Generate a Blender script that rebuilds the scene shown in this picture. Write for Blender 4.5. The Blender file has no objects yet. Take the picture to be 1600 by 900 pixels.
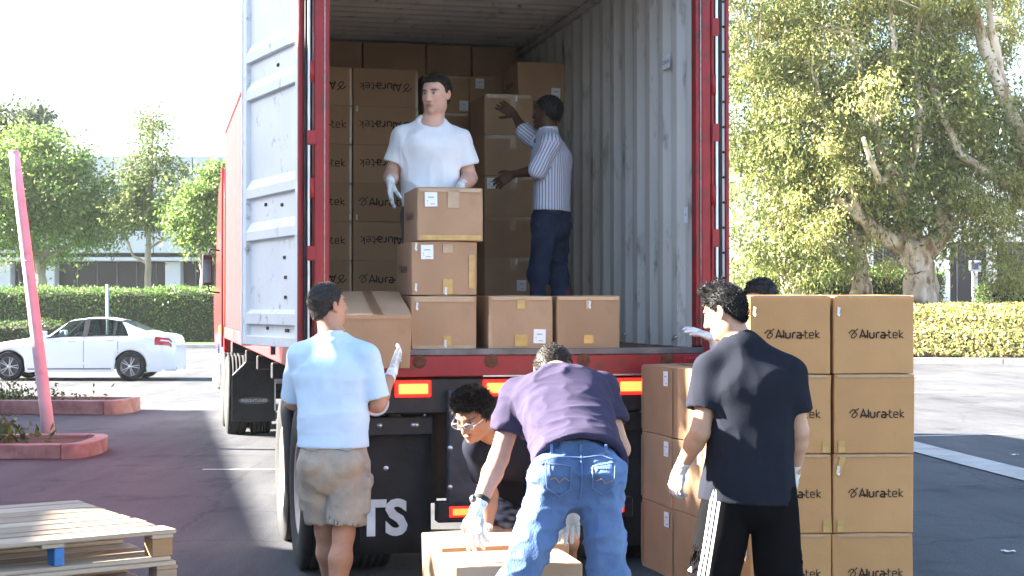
import bpy, bmesh, math, random
import numpy as np
from mathutils import Vector, Matrix

R = math.radians
SC = bpy.context.scene
COL = SC.collection
random.seed(7)
rng = np.random.default_rng(7)

# ------------------------------------------------------------------ camera, light, exposure
TH = R(13.0)                                   # heading of the lorry in the yard
TR = (-1.15, 8.9)                              # its rear left corner
EL, PHI = R(27.6), R(20)                       # sun height, and angle from square to the lorry's side
RU = Vector((math.cos(TH), math.sin(TH), 0))   # across the lorry
AU = Vector((-math.sin(TH), math.cos(TH), 0))  # along the lorry
SH = -RU * math.cos(PHI) + AU * math.sin(PHI)
SUN = (SH * math.cos(EL) + Vector((0, 0, math.sin(EL)))).normalized()

cam_d = bpy.data.cameras.new('camera')
cam_d.lens = 54
cam_d.sensor_width = 36
cam_d.clip_end = 2000
cam = bpy.data.objects.new('camera', cam_d)
cam.location = (0, 0, 1.68)
cam.rotation_euler = (R(90.716), 0, 0)
COL.objects.link(cam)
SC.camera = cam

W = bpy.data.worlds.new('World')
SC.world = W
W.use_nodes = True
nt = W.node_tree
sky = nt.nodes.new('ShaderNodeTexSky')
sky.sky_type = 'NISHITA'
sky.sun_disc = False
sky.sun_elevation = EL
sky.sun_rotation = math.atan2(SUN.x, SUN.y)
sky.air_density = 1.0
sky.dust_density = 1.0
sky.ozone_density = 1.0
nt.links.new(sky.outputs[0], nt.nodes['Background'].inputs[0])
nt.nodes['Background'].inputs[1].default_value = 0.05

sun_d = bpy.data.lights.new('sun', 'SUN')
sun_d.energy = 5.0
sun_d.angle = R(0.53)
sun_d.color = (1.0, 0.93, 0.82)
sun = bpy.data.objects.new('sun', sun_d)
sun.rotation_euler = SUN.to_track_quat('Z', 'Y').to_euler()
COL.objects.link(sun)

vs = SC.view_settings
vs.view_transform = 'Standard'
vs.look = 'None'
vs.exposure = 3.7
vs.gamma = 1.0

# ------------------------------------------------------------------ materials
MATS = {}

def nodes_of(name):
    m = bpy.data.materials.new(name)
    m.use_nodes = True
    t = m.node_tree
    b = t.nodes['Principled BSDF']
    return m, t, b

def M(name, col=(.5, .5, .5), rough=.6, metal=0., var=.12, vscale=6., bump=0., bscale=60., spec=.4,
      stretch=(1, 1, 1), coat=0., emit=None, emit_s=0., dark=None, dscale=2., dlow=.55, dhigh=.75, detail=4.):
    """Procedural material: a base colour varied by noise, optional second colour in patches, fine relief."""
    if name in MATS:
        return MATS[name]
    m, t, b = nodes_of(name)
    tc = t.nodes.new('ShaderNodeTexCoord')
    mp = t.nodes.new('ShaderNodeMapping')
    mp.inputs['Scale'].default_value = stretch
    t.links.new(tc.outputs['Object'], mp.inputs[0])
    nz = t.nodes.new('ShaderNodeTexNoise')
    nz.inputs['Scale'].default_value = vscale
    nz.inputs['Detail'].default_value = detail
    t.links.new(mp.outputs[0], nz.inputs[0])
    cr = t.nodes.new('ShaderNodeValToRGB')
    cr.color_ramp.elements[0].position = .3
    cr.color_ramp.elements[1].position = .7
    cr.color_ramp.elements[0].color = (*[c * (1 - var) for c in col], 1)
    cr.color_ramp.elements[1].color = (*[min(1, c * (1 + var)) for c in col], 1)
    t.links.new(nz.outputs[0], cr.inputs[0])
    out = cr.outputs[0]
    if dark is not None:
        n2 = t.nodes.new('ShaderNodeTexNoise')
        n2.inputs['Scale'].default_value = dscale
        n2.inputs['Detail'].default_value = 8
        n2.inputs['Roughness'].default_value = .65
        t.links.new(mp.outputs[0], n2.inputs[0])
        r2 = t.nodes.new('ShaderNodeMapRange')
        r2.inputs[1].default_value = dlow
        r2.inputs[2].default_value = dhigh
        t.links.new(n2.outputs[0], r2.inputs[0])
        mx = t.nodes.new('ShaderNodeMixRGB')
        mx.inputs[2].default_value = (*dark, 1)
        t.links.new(r2.outputs[0], mx.inputs[0])
        t.links.new(out, mx.inputs[1])
        out = mx.outputs[0]
    t.links.new(out, b.inputs['Base Color'])
    b.inputs['Roughness'].default_value = rough
    b.inputs['Metallic'].default_value = metal
    b.inputs['Specular IOR Level'].default_value = spec
    b.inputs['Coat Weight'].default_value = coat
    if bump:
        n3 = t.nodes.new('ShaderNodeTexNoise')
        n3.inputs['Scale'].default_value = bscale
        n3.inputs['Detail'].default_value = 5
        t.links.new(mp.outputs[0], n3.inputs[0])
        bp = t.nodes.new('ShaderNodeBump')
        bp.inputs['Strength'].default_value = bump
        bp.inputs['Distance'].default_value = .01
        t.links.new(n3.outputs[0], bp.inputs['Height'])
        t.links.new(bp.outputs[0], b.inputs['Normal'])
    if emit:
        b.inputs['Emission Color'].default_value = (*emit, 1)
        b.inputs['Emission Strength'].default_value = emit_s
    MATS[name] = m
    return m

def leaf_mat(name, c1, c2, c3, trans=.35):
    """Foliage: each leaf its own tint, some light passes through."""
    m, t, b = nodes_of(name)
    g = t.nodes.new('ShaderNodeNewGeometry')
    cr = t.nodes.new('ShaderNodeValToRGB')
    e = cr.color_ramp.elements
    e[0].color = (*c1, 1); e[1].color = (*c3, 1); e[1].position = 1.
    x = e.new(.55); x.color = (*c2, 1)
    t.links.new(g.outputs['Random Per Island'], cr.inputs[0])
    t.links.new(cr.outputs[0], b.inputs['Base Color'])
    b.inputs['Roughness'].default_value = .5
    b.inputs['Specular IOR Level'].default_value = .35
    tr = t.nodes.new('ShaderNodeBsdfTranslucent')
    t.links.new(cr.outputs[0], tr.inputs[0])
    mx = t.nodes.new('ShaderNodeMixShader')
    mx.inputs[0].default_value = trans
    t.links.new(b.outputs[0], mx.inputs[1]); t.links.new(tr.outputs[0], mx.inputs[2])
    t.links.new(mx.outputs[0], t.nodes['Material Output'].inputs[0])
    MATS[name] = m
    return m

def attr_stripe_mat(name, base, stripe, period, width, attr='st', lo=None, hi=None, rough=.85, bump=.3, wob=0.):
    """Cloth whose woven stripes follow a coordinate stored on the mesh (distance round the body)."""
    m, t, b = nodes_of(name)
    a = t.nodes.new('ShaderNodeAttribute'); a.attribute_name = attr
    val = a.outputs['Fac']
    md = t.nodes.new('ShaderNodeMath'); md.operation = 'PINGPONG'; md.inputs[1].default_value = period / 2
    t.links.new(val, md.inputs[0])
    lt = t.nodes.new('ShaderNodeMath'); lt.operation = 'LESS_THAN'; lt.inputs[1].default_value = width / 2
    t.links.new(md.outputs[0], lt.inputs[0])
    fac = lt.outputs[0]
    if lo is not None:
        g1 = t.nodes.new('ShaderNodeMath'); g1.operation = 'GREATER_THAN'; g1.inputs[1].default_value = lo
        g2 = t.nodes.new('ShaderNodeMath'); g2.operation = 'LESS_THAN'; g2.inputs[1].default_value = hi
        t.links.new(val, g1.inputs[0]); t.links.new(val, g2.inputs[0])
        a1 = t.nodes.new('ShaderNodeMath'); a1.operation = 'MULTIPLY'
        t.links.new(g1.outputs[0], a1.inputs[0]); t.links.new(g2.outputs[0], a1.inputs[1])
        a2 = t.nodes.new('ShaderNodeMath'); a2.operation = 'MULTIPLY'
        t.links.new(a1.outputs[0], a2.inputs[0]); t.links.new(fac, a2.inputs[1])
        fac = a2.outputs[0]
    mx = t.nodes.new('ShaderNodeMixRGB')
    mx.inputs[1].default_value = (*base, 1); mx.inputs[2].default_value = (*stripe, 1)
    t.links.new(fac, mx.inputs[0])
    t.links.new(mx.outputs[0], b.inputs['Base Color'])
    b.inputs['Roughness'].default_value = rough
    b.inputs['Specular IOR Level'].default_value = .02
    MATS[name] = m
    return m

def color_attr_mat(name, rough=.55, sub=.0):
    """Skin: colour stored per vertex (lips, brows, cheeks) with a fine mottling."""
    m, t, b = nodes_of(name)
    a = t.nodes.new('ShaderNodeAttribute'); a.attribute_name = 'Col'
    nz = t.nodes.new('ShaderNodeTexNoise'); nz.inputs['Scale'].default_value = 45; nz.inputs['Detail'].default_value = 4
    tc = t.nodes.new('ShaderNodeTexCoord'); t.links.new(tc.outputs['Object'], nz.inputs[0])
    mr = t.nodes.new('ShaderNodeMapRange'); mr.inputs[3].default_value = .82; mr.inputs[4].default_value = 1.15
    t.links.new(nz.outputs[0], mr.inputs[0])
    mx = t.nodes.new('ShaderNodeVectorMath'); mx.operation = 'SCALE'
    t.links.new(a.outputs['Color'], mx.inputs[0]); t.links.new(mr.outputs[0], mx.inputs['Scale'])
    t.links.new(mx.outputs[0], b.inputs['Base Color'])
    b.inputs['Roughness'].default_value = rough
    b.inputs['Specular IOR Level'].default_value = .35
    b.inputs['Subsurface Weight'].default_value = sub
    b.inputs['Subsurface Radius'].default_value = (.012, .005, .003)
    MATS[name] = m
    return m

# ------------------------------------------------------------------ mesh helpers
def tag(o, label=None, cat=None, group=None, kind=None):
    if label: o['label'] = label
    if cat: o['category'] = cat
    if group: o['group'] = group
    if kind: o['kind'] = kind
    return o

def link(o, parent=None):
    COL.objects.link(o)
    if parent is not None:
        o.parent = parent
    return o

def empty(name, loc=(0, 0, 0), rz=0., parent=None):
    o = bpy.data.objects.new(name, None)
    o.empty_display_size = .1
    o.location = loc
    o.rotation_euler = (0, 0, rz)
    return link(o, parent)

def np_mesh(name, V, F, smooth=False):
    """Mesh from arrays: V (n,3), F (m,3 or 4)."""
    V = np.asarray(V, dtype=np.float32); F = np.asarray(F, dtype=np.int32)
    k = F.shape[1]
    me = bpy.data.meshes.new(name)
    me.vertices.add(len(V)); me.vertices.foreach_set('co', V.ravel())
    me.loops.add(F.size); me.loops.foreach_set('vertex_index', F.ravel())
    me.polygons.add(len(F))
    me.polygons.foreach_set('loop_start', np.arange(0, F.size, k, dtype=np.int32))
    try:
        me.polygons.foreach_set('loop_total', np.full(len(F), k, dtype=np.int32))
    except Exception:
        pass
    if smooth:
        me.polygons.foreach_set('use_smooth', np.ones(len(F), dtype=bool))
    me.update(calc_edges=True)
    return me

def mesh_obj(name, me, mat, parent=None):
    o = bpy.data.objects.new(name, me)
    if mat is not None:
        me.materials.append(mat)
    return link(o, parent)

class MB:
    """Collects shapes; build() links them as ONE mesh object."""
    def __init__(s):
        s.v = []; s.f = []; s.sm = []
    def poly(s, pts, smooth=False):
        n = len(s.v); s.v += [tuple(p) for p in pts]
        s.f.append(tuple(range(n, n + len(pts)))); s.sm.append(smooth)
        return s
    def hexa(s, p):
        n = len(s.v); s.v += [tuple(q) for q in p]
        for q in ((0, 3, 2, 1), (4, 5, 6, 7), (0, 1, 5, 4), (1, 2, 6, 5), (2, 3, 7, 6), (3, 0, 4, 7)):
            s.f.append(tuple(n + i for i in q)); s.sm.append(False)
        return s
    def box(s, lo, hi):
        x0, y0, z0 = lo; x1, y1, z1 = hi
        return s.hexa([(x0, y0, z0), (x1, y0, z0), (x1, y1, z0), (x0, y1, z0),
                       (x0, y0, z1), (x1, y0, z1), (x1, y1, z1), (x0, y1, z1)])
    def obox(s, c, half, rot):
        c = Vector(c); P = []
        for dz in (-1, 1):
            for dx, dy in ((-1, -1), (1, -1), (1, 1), (-1, 1)):
                P.append(c + rot @ Vector((dx * half[0], dy * half[1], dz * half[2])))
        return s.hexa(P)
    def bar(s, a, b, w, h, up=(0, 0, 1)):
        a, b = Vector(a), Vector(b); d = (b - a)
        L = d.length; d.normalize()
        sd = d.cross(Vector(up))
        if sd.length < 1e-4: sd = d.cross(Vector((0, 1, 0)))
        sd.normalize(); u = sd.cross(d)
        rot = Matrix((d, sd, u)).transposed()
        return s.obox((a + b) / 2, (L / 2, w / 2, h / 2), rot)
    def tube(s, path, rad, n=10, cap=True, smooth=True, jit=0.):
        path = [Vector(p) for p in path]
        if not hasattr(rad, '__len__'): rad = [rad] * len(path)
        base = len(s.v); prev = None
        for i, p in enumerate(path):
            t = (path[min(i + 1, len(path) - 1)] - path[max(i - 1, 0)]).normalized()
            if prev is None:
                ref = Vector((0, 0, 1)) if abs(t.z) < .9 else Vector((1, 0, 0))
                sd = t.cross(ref).normalized()
            else:
                sd = (prev - t * prev.dot(t)).normalized()
            prev = sd; up = t.cross(sd)
            for k in range(n):
                a = 2 * math.pi * k / n
                r = rad[i] * (1 + (random.uniform(-jit, jit) if jit else 0))
                s.v.append(tuple(p + (sd * math.cos(a) + up * math.sin(a)) * r))
        for i in range(len(path) - 1):
            for k in range(n):
                a = base + i * n + k; b = base + i * n + (k + 1) % n
                s.f.append((a, b, b + n, a + n)); s.sm.append(smooth)
        if cap:
            s.f.append(tuple(base + k for k in range(n))[::-1]); s.sm.append(False)
            e = base + (len(path) - 1) * n
            s.f.append(tuple(e + k for k in range(n))); s.sm.append(False)
        return s
    def lathe(s, prof, c=(0, 0, 0), axis='x', n=32, smooth=True):
        """prof: (radius, offset along axis) pairs, revolved about an axis through c."""
        base = len(s.v); c = Vector(c)
        for r, h in prof:
            for k in range(n):
                a = 2 * math.pi * k / n
                q = {'x': (h, r * math.cos(a), r * math.sin(a)), 'y': (r * math.cos(a), h, r * math.sin(a)),
                     'z': (r * math.cos(a), r * math.sin(a), h)}[axis]
                s.v.append(tuple(c + Vector(q)))
        for i in range(len(prof) - 1):
            for k in range(n):
                a = base + i * n + k; b = base + i * n + (k + 1) % n
                s.f.append((a, b, b + n, a + n)); s.sm.append(smooth)
        return s
    def prism(s, pts, d0, d1, plane='xz'):
        """2D outline pushed from d0 to d1 along the axis missing from plane."""
        def P(p, d):
            return {'xz': (p[0], d, p[1]), 'yz': (d, p[0], p[1]), 'xy': (p[0], p[1], d)}[plane]
        n = len(pts); base = len(s.v)
        s.v += [P(p, d0) for p in pts] + [P(p, d1) for p in pts]
        s.f.append(tuple(base + i for i in range(n))); s.sm.append(False)
        s.f.append(tuple(base + n + i for i in range(n))[::-1]); s.sm.append(False)
        for i in range(n):
            j = (i + 1) % n
            s.f.append((base + i, base + n + i, base + n + j, base + j)); s.sm.append(False)
        return s
    def mesh(s, name, bevel=0., seg=1, fix=True):
        me = bpy.data.meshes.new(name)
        me.from_pydata(s.v, [], s.f)
        me.polygons.foreach_set('use_smooth', s.sm)
        bm = bmesh.new(); bm.from_mesh(me)
        if fix: bmesh.ops.recalc_face_normals(bm, faces=bm.faces)
        if bevel:
            bmesh.ops.bevel(bm, geom=[e for e in bm.edges if e.is_manifold and e.calc_face_angle(0) > .5], offset=bevel,
                            segments=seg, profile=.6, affect='EDGES')
        bm.to_mesh(me); bm.free()
        return me
    def build(s, name, mat, parent=None, bevel=0., seg=1, fix=True):
        return mesh_obj(name, s.mesh(name, bevel, seg, fix), mat, parent)

def copy_tree(o, parent=None):
    c = o.copy(); COL.objects.link(c); c.parent = parent
    for k in ('label', 'category', 'group'):
        pass
    for ch in list(o.children):
        copy_tree(ch, c)
    return c

# ------------------------------------------------------------------ lettering
def ribbon(mb, pts, w):
    """Flat stroke of width w along a 2D polyline, mitred at corners; lies in x,z at y = 0."""
    P = [Vector((p[0], p[1])) for p in pts]
    L = []; Rr = []
    for i, p in enumerate(P):
        d0 = (p - P[i - 1]).normalized() if i > 0 else None
        d1 = (P[i + 1] - p).normalized() if i < len(P) - 1 else None
        if d0 is None: d0 = d1
        if d1 is None: d1 = d0
        t = (d0 + d1)
        t = t.normalized() if t.length > 1e-4 else d0
        nrm = Vector((-t.y, t.x))
        c = max(.45, nrm.dot(Vector((-d0.y, d0.x))))
        L.append(p + nrm * w / 2 / c); Rr.append(p - nrm * w / 2 / c)
    for i in range(len(P) - 1):
        mb.poly([(Rr[i].x, 0, Rr[i].y), (Rr[i + 1].x, 0, Rr[i + 1].y), (L[i + 1].x, 0, L[i + 1].y), (L[i].x, 0, L[i].y)])

def disc(mb, c, r, n=12):
    mb.poly([(c[0] + r * math.cos(2 * math.pi * k / n), 0, c[1] + r * math.sin(2 * math.pi * k / n)) for k in range(n)])

def box_logo_mesh():
    mb = MB(); B = .26; T = .17
    for p in ([(0, 0), (.5, 1.4), (1.02, 0)], [(.28, .36), (1.3, .36)], [(1.38, 1.4), (1.38, 0)],
              [(1.75, 1), (1.75, .22), (1.95, .03), (2.3, .03), (2.5, .22), (2.5, 1)],
              [(2.95, 0), (2.95, .78), (3.13, .97), (3.5, .97)],
              [(3.75, .97), (4.25, .97), (4.43, .8), (4.43, .03), (3.9, .03), (3.72, .15), (3.72, .38), (3.9, .5), (4.95, .5)]):
        ribbon(mb, p, B)
    for p in ([(5.15, 1.4), (5.15, .2), (5.3, .03), (5.6, .03)], [(4.95, .97), (5.55, .97)],
              [(6.6, .03), (6.05, .03), (5.87, .2), (5.87, .8), (6.05, .97), (6.4, .97), (6.58, .8), (6.58, .5), (5.87, .5)],
              [(7.0, 1.45), (7.0, 0)], [(7.62, .97), (7.0, .48), (7.68, 0)]):
        ribbon(mb, p, T)
    ribbon(mb, [(-1.85, .9), (-1.35, 1.38), (-1.05, 1.38), (-.93, 1.2), (-1.0, 1.0), (-1.45, .45), (-1.5, .2), (-1.35, .03), (-1.05, .03),
                (-.62, .42), (-.55, .7), (-.7, .88), (-.95, .85)], T)
    ribbon(mb, [(-1.05, .95), (-.42, 1.52)], T)
    disc(mb, (-1.85, .88), .13); disc(mb, (-.4, 1.54), .13)
    me = mb.mesh('printed_logo', fix=False)
    # centre it
    for v in me.vertices:
        v.co.x -= 2.9; v.co.z -= .7
    return me

def text_mesh(txt, size, name='lettering', bold=0.):
    cu = bpy.data.curves.new('t', 'FONT'); cu.body = txt; cu.size = size
    cu.align_x = 'CENTER'; cu.align_y = 'CENTER'; cu.offset = bold
    cu.resolution_u = 3
    o = bpy.data.objects.new('t', cu); COL.objects.link(o)
    dg = bpy.context.evaluated_depsgraph_get(); dg.update()
    me = bpy.data.meshes.new_from_object(o.evaluated_get(dg))
    me.name = name
    bpy.data.objects.remove(o); bpy.data.curves.remove(cu)
    for v in me.vertices:                      # upright: x right, z up, facing -y
        v.co = (v.co.x, 0, v.co.y)
    return me

ORD = ['', 'first', 'second', 'third', 'fourth', 'fifth', 'sixth', 'seventh', 'eighth']
# ------------------------------------------------------------------ vegetation helpers
def at(px, py, d):
    """A point seen at px,py of the photograph, d metres out."""
    return Vector(((px - 800) * d / 2400, d, 1.68 - (py - 480) * d / 2400))

def leaf_arrays(C, D, l, w):
    """Leaf blades: centres C, directions D (n,3), length l, width w (n,)."""
    n = len(C)
    r = rng.normal(size=(n, 3)); S = np.cross(D, r); S /= np.linalg.norm(S, axis=1, keepdims=True) + 1e-9
    N = np.cross(D, S)
    l = l[:, None]; w = w[:, None]
    V = np.stack([C - D * l / 2, C + S * w / 2 + N * w * .18, C + D * l / 2, C - S * w / 2 + N * w * .18], 1).reshape(-1, 3)
    F = np.arange(4 * n).reshape(n, 4)
    return V, F

def unit(a):
    return a / (np.linalg.norm(a, axis=1, keepdims=True) + 1e-9)

def crown_points(blobs, n, clumps, sig):
    B = np.array(blobs, dtype=float)
    wt = B[:, 3] * B[:, 5]; wt /= wt.sum()
    ci = rng.choice(len(B), clumps, p=wt)
    dirs = unit(rng.normal(size=(clumps, 3)))
    rr = .35 + .65 * rng.random(clumps) ** .45
    cc = B[ci, :3] + dirs * rr[:, None] * B[ci, 3:6]
    cs = rng.uniform(.55, 1.4, clumps)
    k = rng.integers(0, clumps, n)
    off = rng.normal(size=(n, 3)) * sig * cs[k][:, None]
    off[:, 2] *= .75
    return cc[k] + off, unit(off + dirs[k] * sig * .8)

def make_tree(name, label, group, limbs, blobs, n, clumps, sig, ll, lw, bark, leafm, droop=.6, base=None, cat='tree', twigs=0):
    b0 = Vector(limbs[0][0][0]) if base is None else Vector(base)
    root = empty(name, b0)
    tag(root, label, cat, group)
    mb = MB()
    for path, rad in limbs:
        P = [Vector(p) - b0 for p in path]
        # subdivide the path so it bends like wood
        Q = []; RR = []
        for i in range(len(P) - 1):
            for s in range(4):
                f = s / 4
                q = P[i].lerp(P[i + 1], f); r = rad[i] * (1 - f) + rad[i + 1] * f
                if Q: q = q + Vector((random.uniform(-1, 1), random.uniform(-1, 1), random.uniform(-.5, .5))) * r * .22
                Q.append(q); RR.append(r * random.uniform(.92, 1.08))
        Q.append(P[-1]); RR.append(rad[-1])
        mb.tube(Q, RR, n=12 if rad[0] > .15 else 7, jit=.1)
    pts, out = crown_points(blobs, n, clumps, sig)
    if twigs:
        tips = [Vector(p[-1]) - b0 for p, _ in limbs] + [Vector(p[len(p) // 2]) - b0 for p, _ in limbs]
        for q in pts[rng.integers(0, len(pts), twigs)]:
            q = Vector(q) - b0
            t0 = min(tips, key=lambda a: (a - q).length)
            mid = t0.lerp(q, .5) + Vector((random.uniform(-.2, .2), random.uniform(-.2, .2), .15))
            mb.tube([t0, mid, q], [.05, .03, .012], n=5, cap=False)
    mb.build('trunk', bark, root, fix=False)
    D = unit(out * .7 + rng.normal(size=(n, 3)) * .7 + np.array([0, 0, -droop]))
    l = ll * rng.uniform(.6, 1.35, n); w = lw * rng.uniform(.7, 1.3, n)
    V, F = leaf_arrays(pts - np.array(b0), D, l, w)
    mesh_obj('crown', np_mesh('crown', V, F), leafm, root)
    return root

def make_hedge(name, label, p0, p1, width, z0, z1, n, l, w, leafm, corem, group=None, rough=.07, kind=None, cat='hedge'):
    """Clipped hedge between two ground points: a leafy skin round a twiggy core."""
    a = Vector((p0[0], p0[1], 0)); b = Vector((p1[0], p1[1], 0)); d = b - a; L = d.length; d.normalize()
    root = empty(name, (a.x, a.y, z0), math.atan2(d.y, d.x))
    tag(root, label, cat, group, kind)
    H = z1 - z0
    mb = MB(); k = .10
    nx = max(4, int(L / .5))
    prof = [(-width / 2 + k, 0), (-width / 2 + k, H - 2 * k), (-width / 2 + 3 * k, H - k), (width / 2 - 3 * k, H - k), (width / 2 - k, H - 2 * k), (width / 2 - k, 0)]
    for i in range(nx + 1):
        x = k + (L - 2 * k) * i / nx
        for y, z in prof:
            mb.v.append((x, y + random.uniform(-.05, .05), max(0, z + random.uniform(-.05, .03))))
    m = len(prof)
    for i in range(nx):
        for j in range(m - 1):
            q = i * m + j
            mb.f.append((q, q + m, q + m + 1, q + 1)); mb.sm.append(False)
    for e in (0, nx * m):
        mb.f.append(tuple(e + j for j in range(m))); mb.sm.append(False)
    mb.build('branches', corem, root)
    # leaves on the skin, drawn by area of top, front, back and ends
    areas = np.array([L * width, L * H, L * H, width * H, width * H]); areas /= areas.sum()
    s = rng.choice(5, n, p=areas)
    u, v = rng.random(n), rng.random(n)
    X = np.where(s == 3, 0, np.where(s == 4, L, u * L))
    Y = np.where(s == 1, -width / 2, np.where(s == 2, width / 2, np.where(s >= 3, (u - .5) * width, (v - .5) * width)))
    Z = np.where(s == 0, H, v * H)
    nrm = np.zeros((n, 3)); nrm[s == 0, 2] = 1; nrm[s == 1, 1] = -1; nrm[s == 2, 1] = 1; nrm[s == 3, 0] = -1; nrm[s == 4, 0] = 1
    C = np.stack([X, Y, Z], 1) + rng.normal(size=(n, 3)) * rough
    bulge = (np.sin(X * 2.1 + 1) + np.sin(X * .9 + Z * 3)) * .04
    C += nrm * bulge[:, None]
    C[:, 2] = np.maximum(C[:, 2], .02)
    D = unit(nrm * .5 + rng.normal(size=(n, 3)) * .8 + np.array([0, 0, .25]))
    V, F = leaf_arrays(C, D, l * rng.uniform(.6, 1.3, n), w * rng.uniform(.7, 1.3, n))
    mesh_obj('foliage', np_mesh('foliage', V, F), leafm, root)
    return root

# ------------------------------------------------------------------ ground
def asphalt_mat():
    m, t, b = nodes_of('asphalt')
    tc = t.nodes.new('ShaderNodeTexCoord')
    def noise(sc, det, rough=.6, stretch=None):
        n = t.nodes.new('ShaderNodeTexNoise'); n.inputs['Scale'].default_value = sc; n.inputs['Detail'].default_value = det
        n.inputs['Roughness'].default_value = rough
        if stretch:
            mp = t.nodes.new('ShaderNodeMapping'); mp.inputs['Scale'].default_value = stretch; mp.inputs['Rotation'].default_value = (0, 0, -TH)
            t.links.new(tc.outputs['Object'], mp.inputs[0]); t.links.new(mp.outputs[0], n.inputs[0])
        else:
            t.links.new(tc.outputs['Object'], n.inputs[0])
        return n
    def ramp(src, p0, c0, p1, c1):
        r = t.nodes.new('ShaderNodeValToRGB'); e = r.color_ramp.elements
        e[0].position = p0; e[0].color = (*c0, 1); e[1].position = p1; e[1].color = (*c1, 1)
        t.links.new(src, r.inputs[0]); return r.outputs[0]
    def mul(a, bb, f=1.):
        x = t.nodes.new('ShaderNodeMixRGB'); x.blend_type = 'MULTIPLY'; x.inputs[0].default_value = f
        t.links.new(a, x.inputs[1]); t.links.new(bb, x.inputs[2]); return x.outputs[0]
    base = ramp(noise(.35, 5).outputs[0], .3, (.055, .057, .064), .7, (.085, .086, .091))
    fine = ramp(noise(55, 3).outputs[0], .35, (.72, .72, .74), .7, (1.3, 1.28, 1.25))
    marks = ramp(noise(.9, 6, .7, (1.0, .12, 1)).outputs[0], .35, (.60, .60, .62), .62, (1.15, 1.15, 1.15))
    stain = ramp(noise(1.3, 5).outputs[0], .56, (1, 1, 1), .70, (.50, .50, .51))
    # hairline cracks
    vo = t.nodes.new('ShaderNodeTexVoronoi'); vo.feature = 'DISTANCE_TO_EDGE'; vo.inputs['Scale'].default_value = .55
    wv = noise(2.2, 4)
    ad = t.nodes.new('ShaderNodeMixRGB'); ad.inputs[0].default_value = .25
    t.links.new(tc.outputs['Object'], ad.inputs[1]); t.links.new(wv.outputs[1], ad.inputs[2])
    t.links.new(ad.outputs[0], vo.inputs['Vector'])
    crack = ramp(vo.outputs['Distance'], .002, (.62, .62, .63), .007, (1, 1, 1))
    c = mul(mul(mul(mul(base, fine), marks), stain), crack)
    t.links.new(c, b.inputs['Base Color'])
    b.inputs['Roughness'].default_value = .82
    b.inputs['Specular IOR Level'].default_value = .3
    bp = t.nodes.new('ShaderNodeBump'); bp.inputs['Strength'].default_value = .35; bp.inputs['Distance'].default_value = .01
    t.links.new(noise(90, 4).outputs[0], bp.inputs['Height']); t.links.new(bp.outputs[0], b.inputs['Normal'])
    return m

g = MB()
g.poly([(-400, -120, 0), (400, -120, 0), (400, 700, 0), (-400, 700, 0)])
tag(g.build('ground', asphalt_mat()), 'worn grey asphalt of the loading yard', None, None, 'structure')

CONC = M('concrete', (.42, .40, .37), .85, var=.15, vscale=3, bump=.3, bscale=40, dark=(.25, .24, .23), dscale=1.2)
# shallow concrete gutter crossing the yard on the right
g = MB()
ys = np.linspace(10, 42, 40)
for i in range(len(ys) - 1):
    def cx(y): return 4.85 + .085 * (18.2 - y) + .0035 * (y - 18) ** 2
    y0, y1 = ys[i], ys[i + 1] - .012
    for s in ((-.24, 0), (0, .24)):
        z0, z1 = (.012, .004) if s[0] < 0 else (.004, .012)
        g.poly([(cx(y0) + s[0], y0, z0), (cx(y0) + s[1], y0, z1), (cx(y1) + s[1], y1, z1), (cx(y1) + s[0], y1, z0)])
g.build('gutter', CONC)['kind'] = 'structure'

PAINT = M('road_paint', (.72, .71, .68), .7, var=.1, vscale=4, dark=(.2, .19, .19), dscale=14, dlow=.5, dhigh=.68)
def stripe(a, b, w=.1, name='parking_line', z=.005):
    a = Vector((*a, z)); b = Vector((*b, z)); d = (b - a).normalized(); n = Vector((-d.y, d.x, 0)) * w / 2
    m = MB(); m.poly([a - n, b - n, b + n, a + n]); o = m.build(name, PAINT); o['kind'] = 'structure'; return o
for y in (20.0, 29.5, 36):
    stripe((5.2 + (y - 20) * .02, y), (10.5, y + 1.35), .07)
stripe((-3.2, 15.9), (-2.2, 15.9), .06)
for y in (36, 40.5):
    stripe((-40, y), (-8, y + .4), .1, 'lane_line')

# kerbed planting islands at the left
KERB = M('painted_kerb', (.25, .165, .148), .8, var=.28, vscale=5, bump=.35, bscale=30, dark=(.33, .26, .23), dscale=3, dlow=.42, dhigh=.62)
SOIL = M('soil', (.07, .045, .03), .95, var=.4, vscale=12, bump=.8, bscale=25)
L_SHRUB = leaf_mat('shrub_leaf', (.03, .06, .02), (.07, .12, .035), (.16, .2, .05))
L_HEDGE = leaf_mat('hedge_leaf', (.05, .11, .025), (.11, .20, .045), (.22, .32, .08))
TWIG = M('twig', (.03, .028, .018), .9, var=.4, vscale=8)

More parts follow.
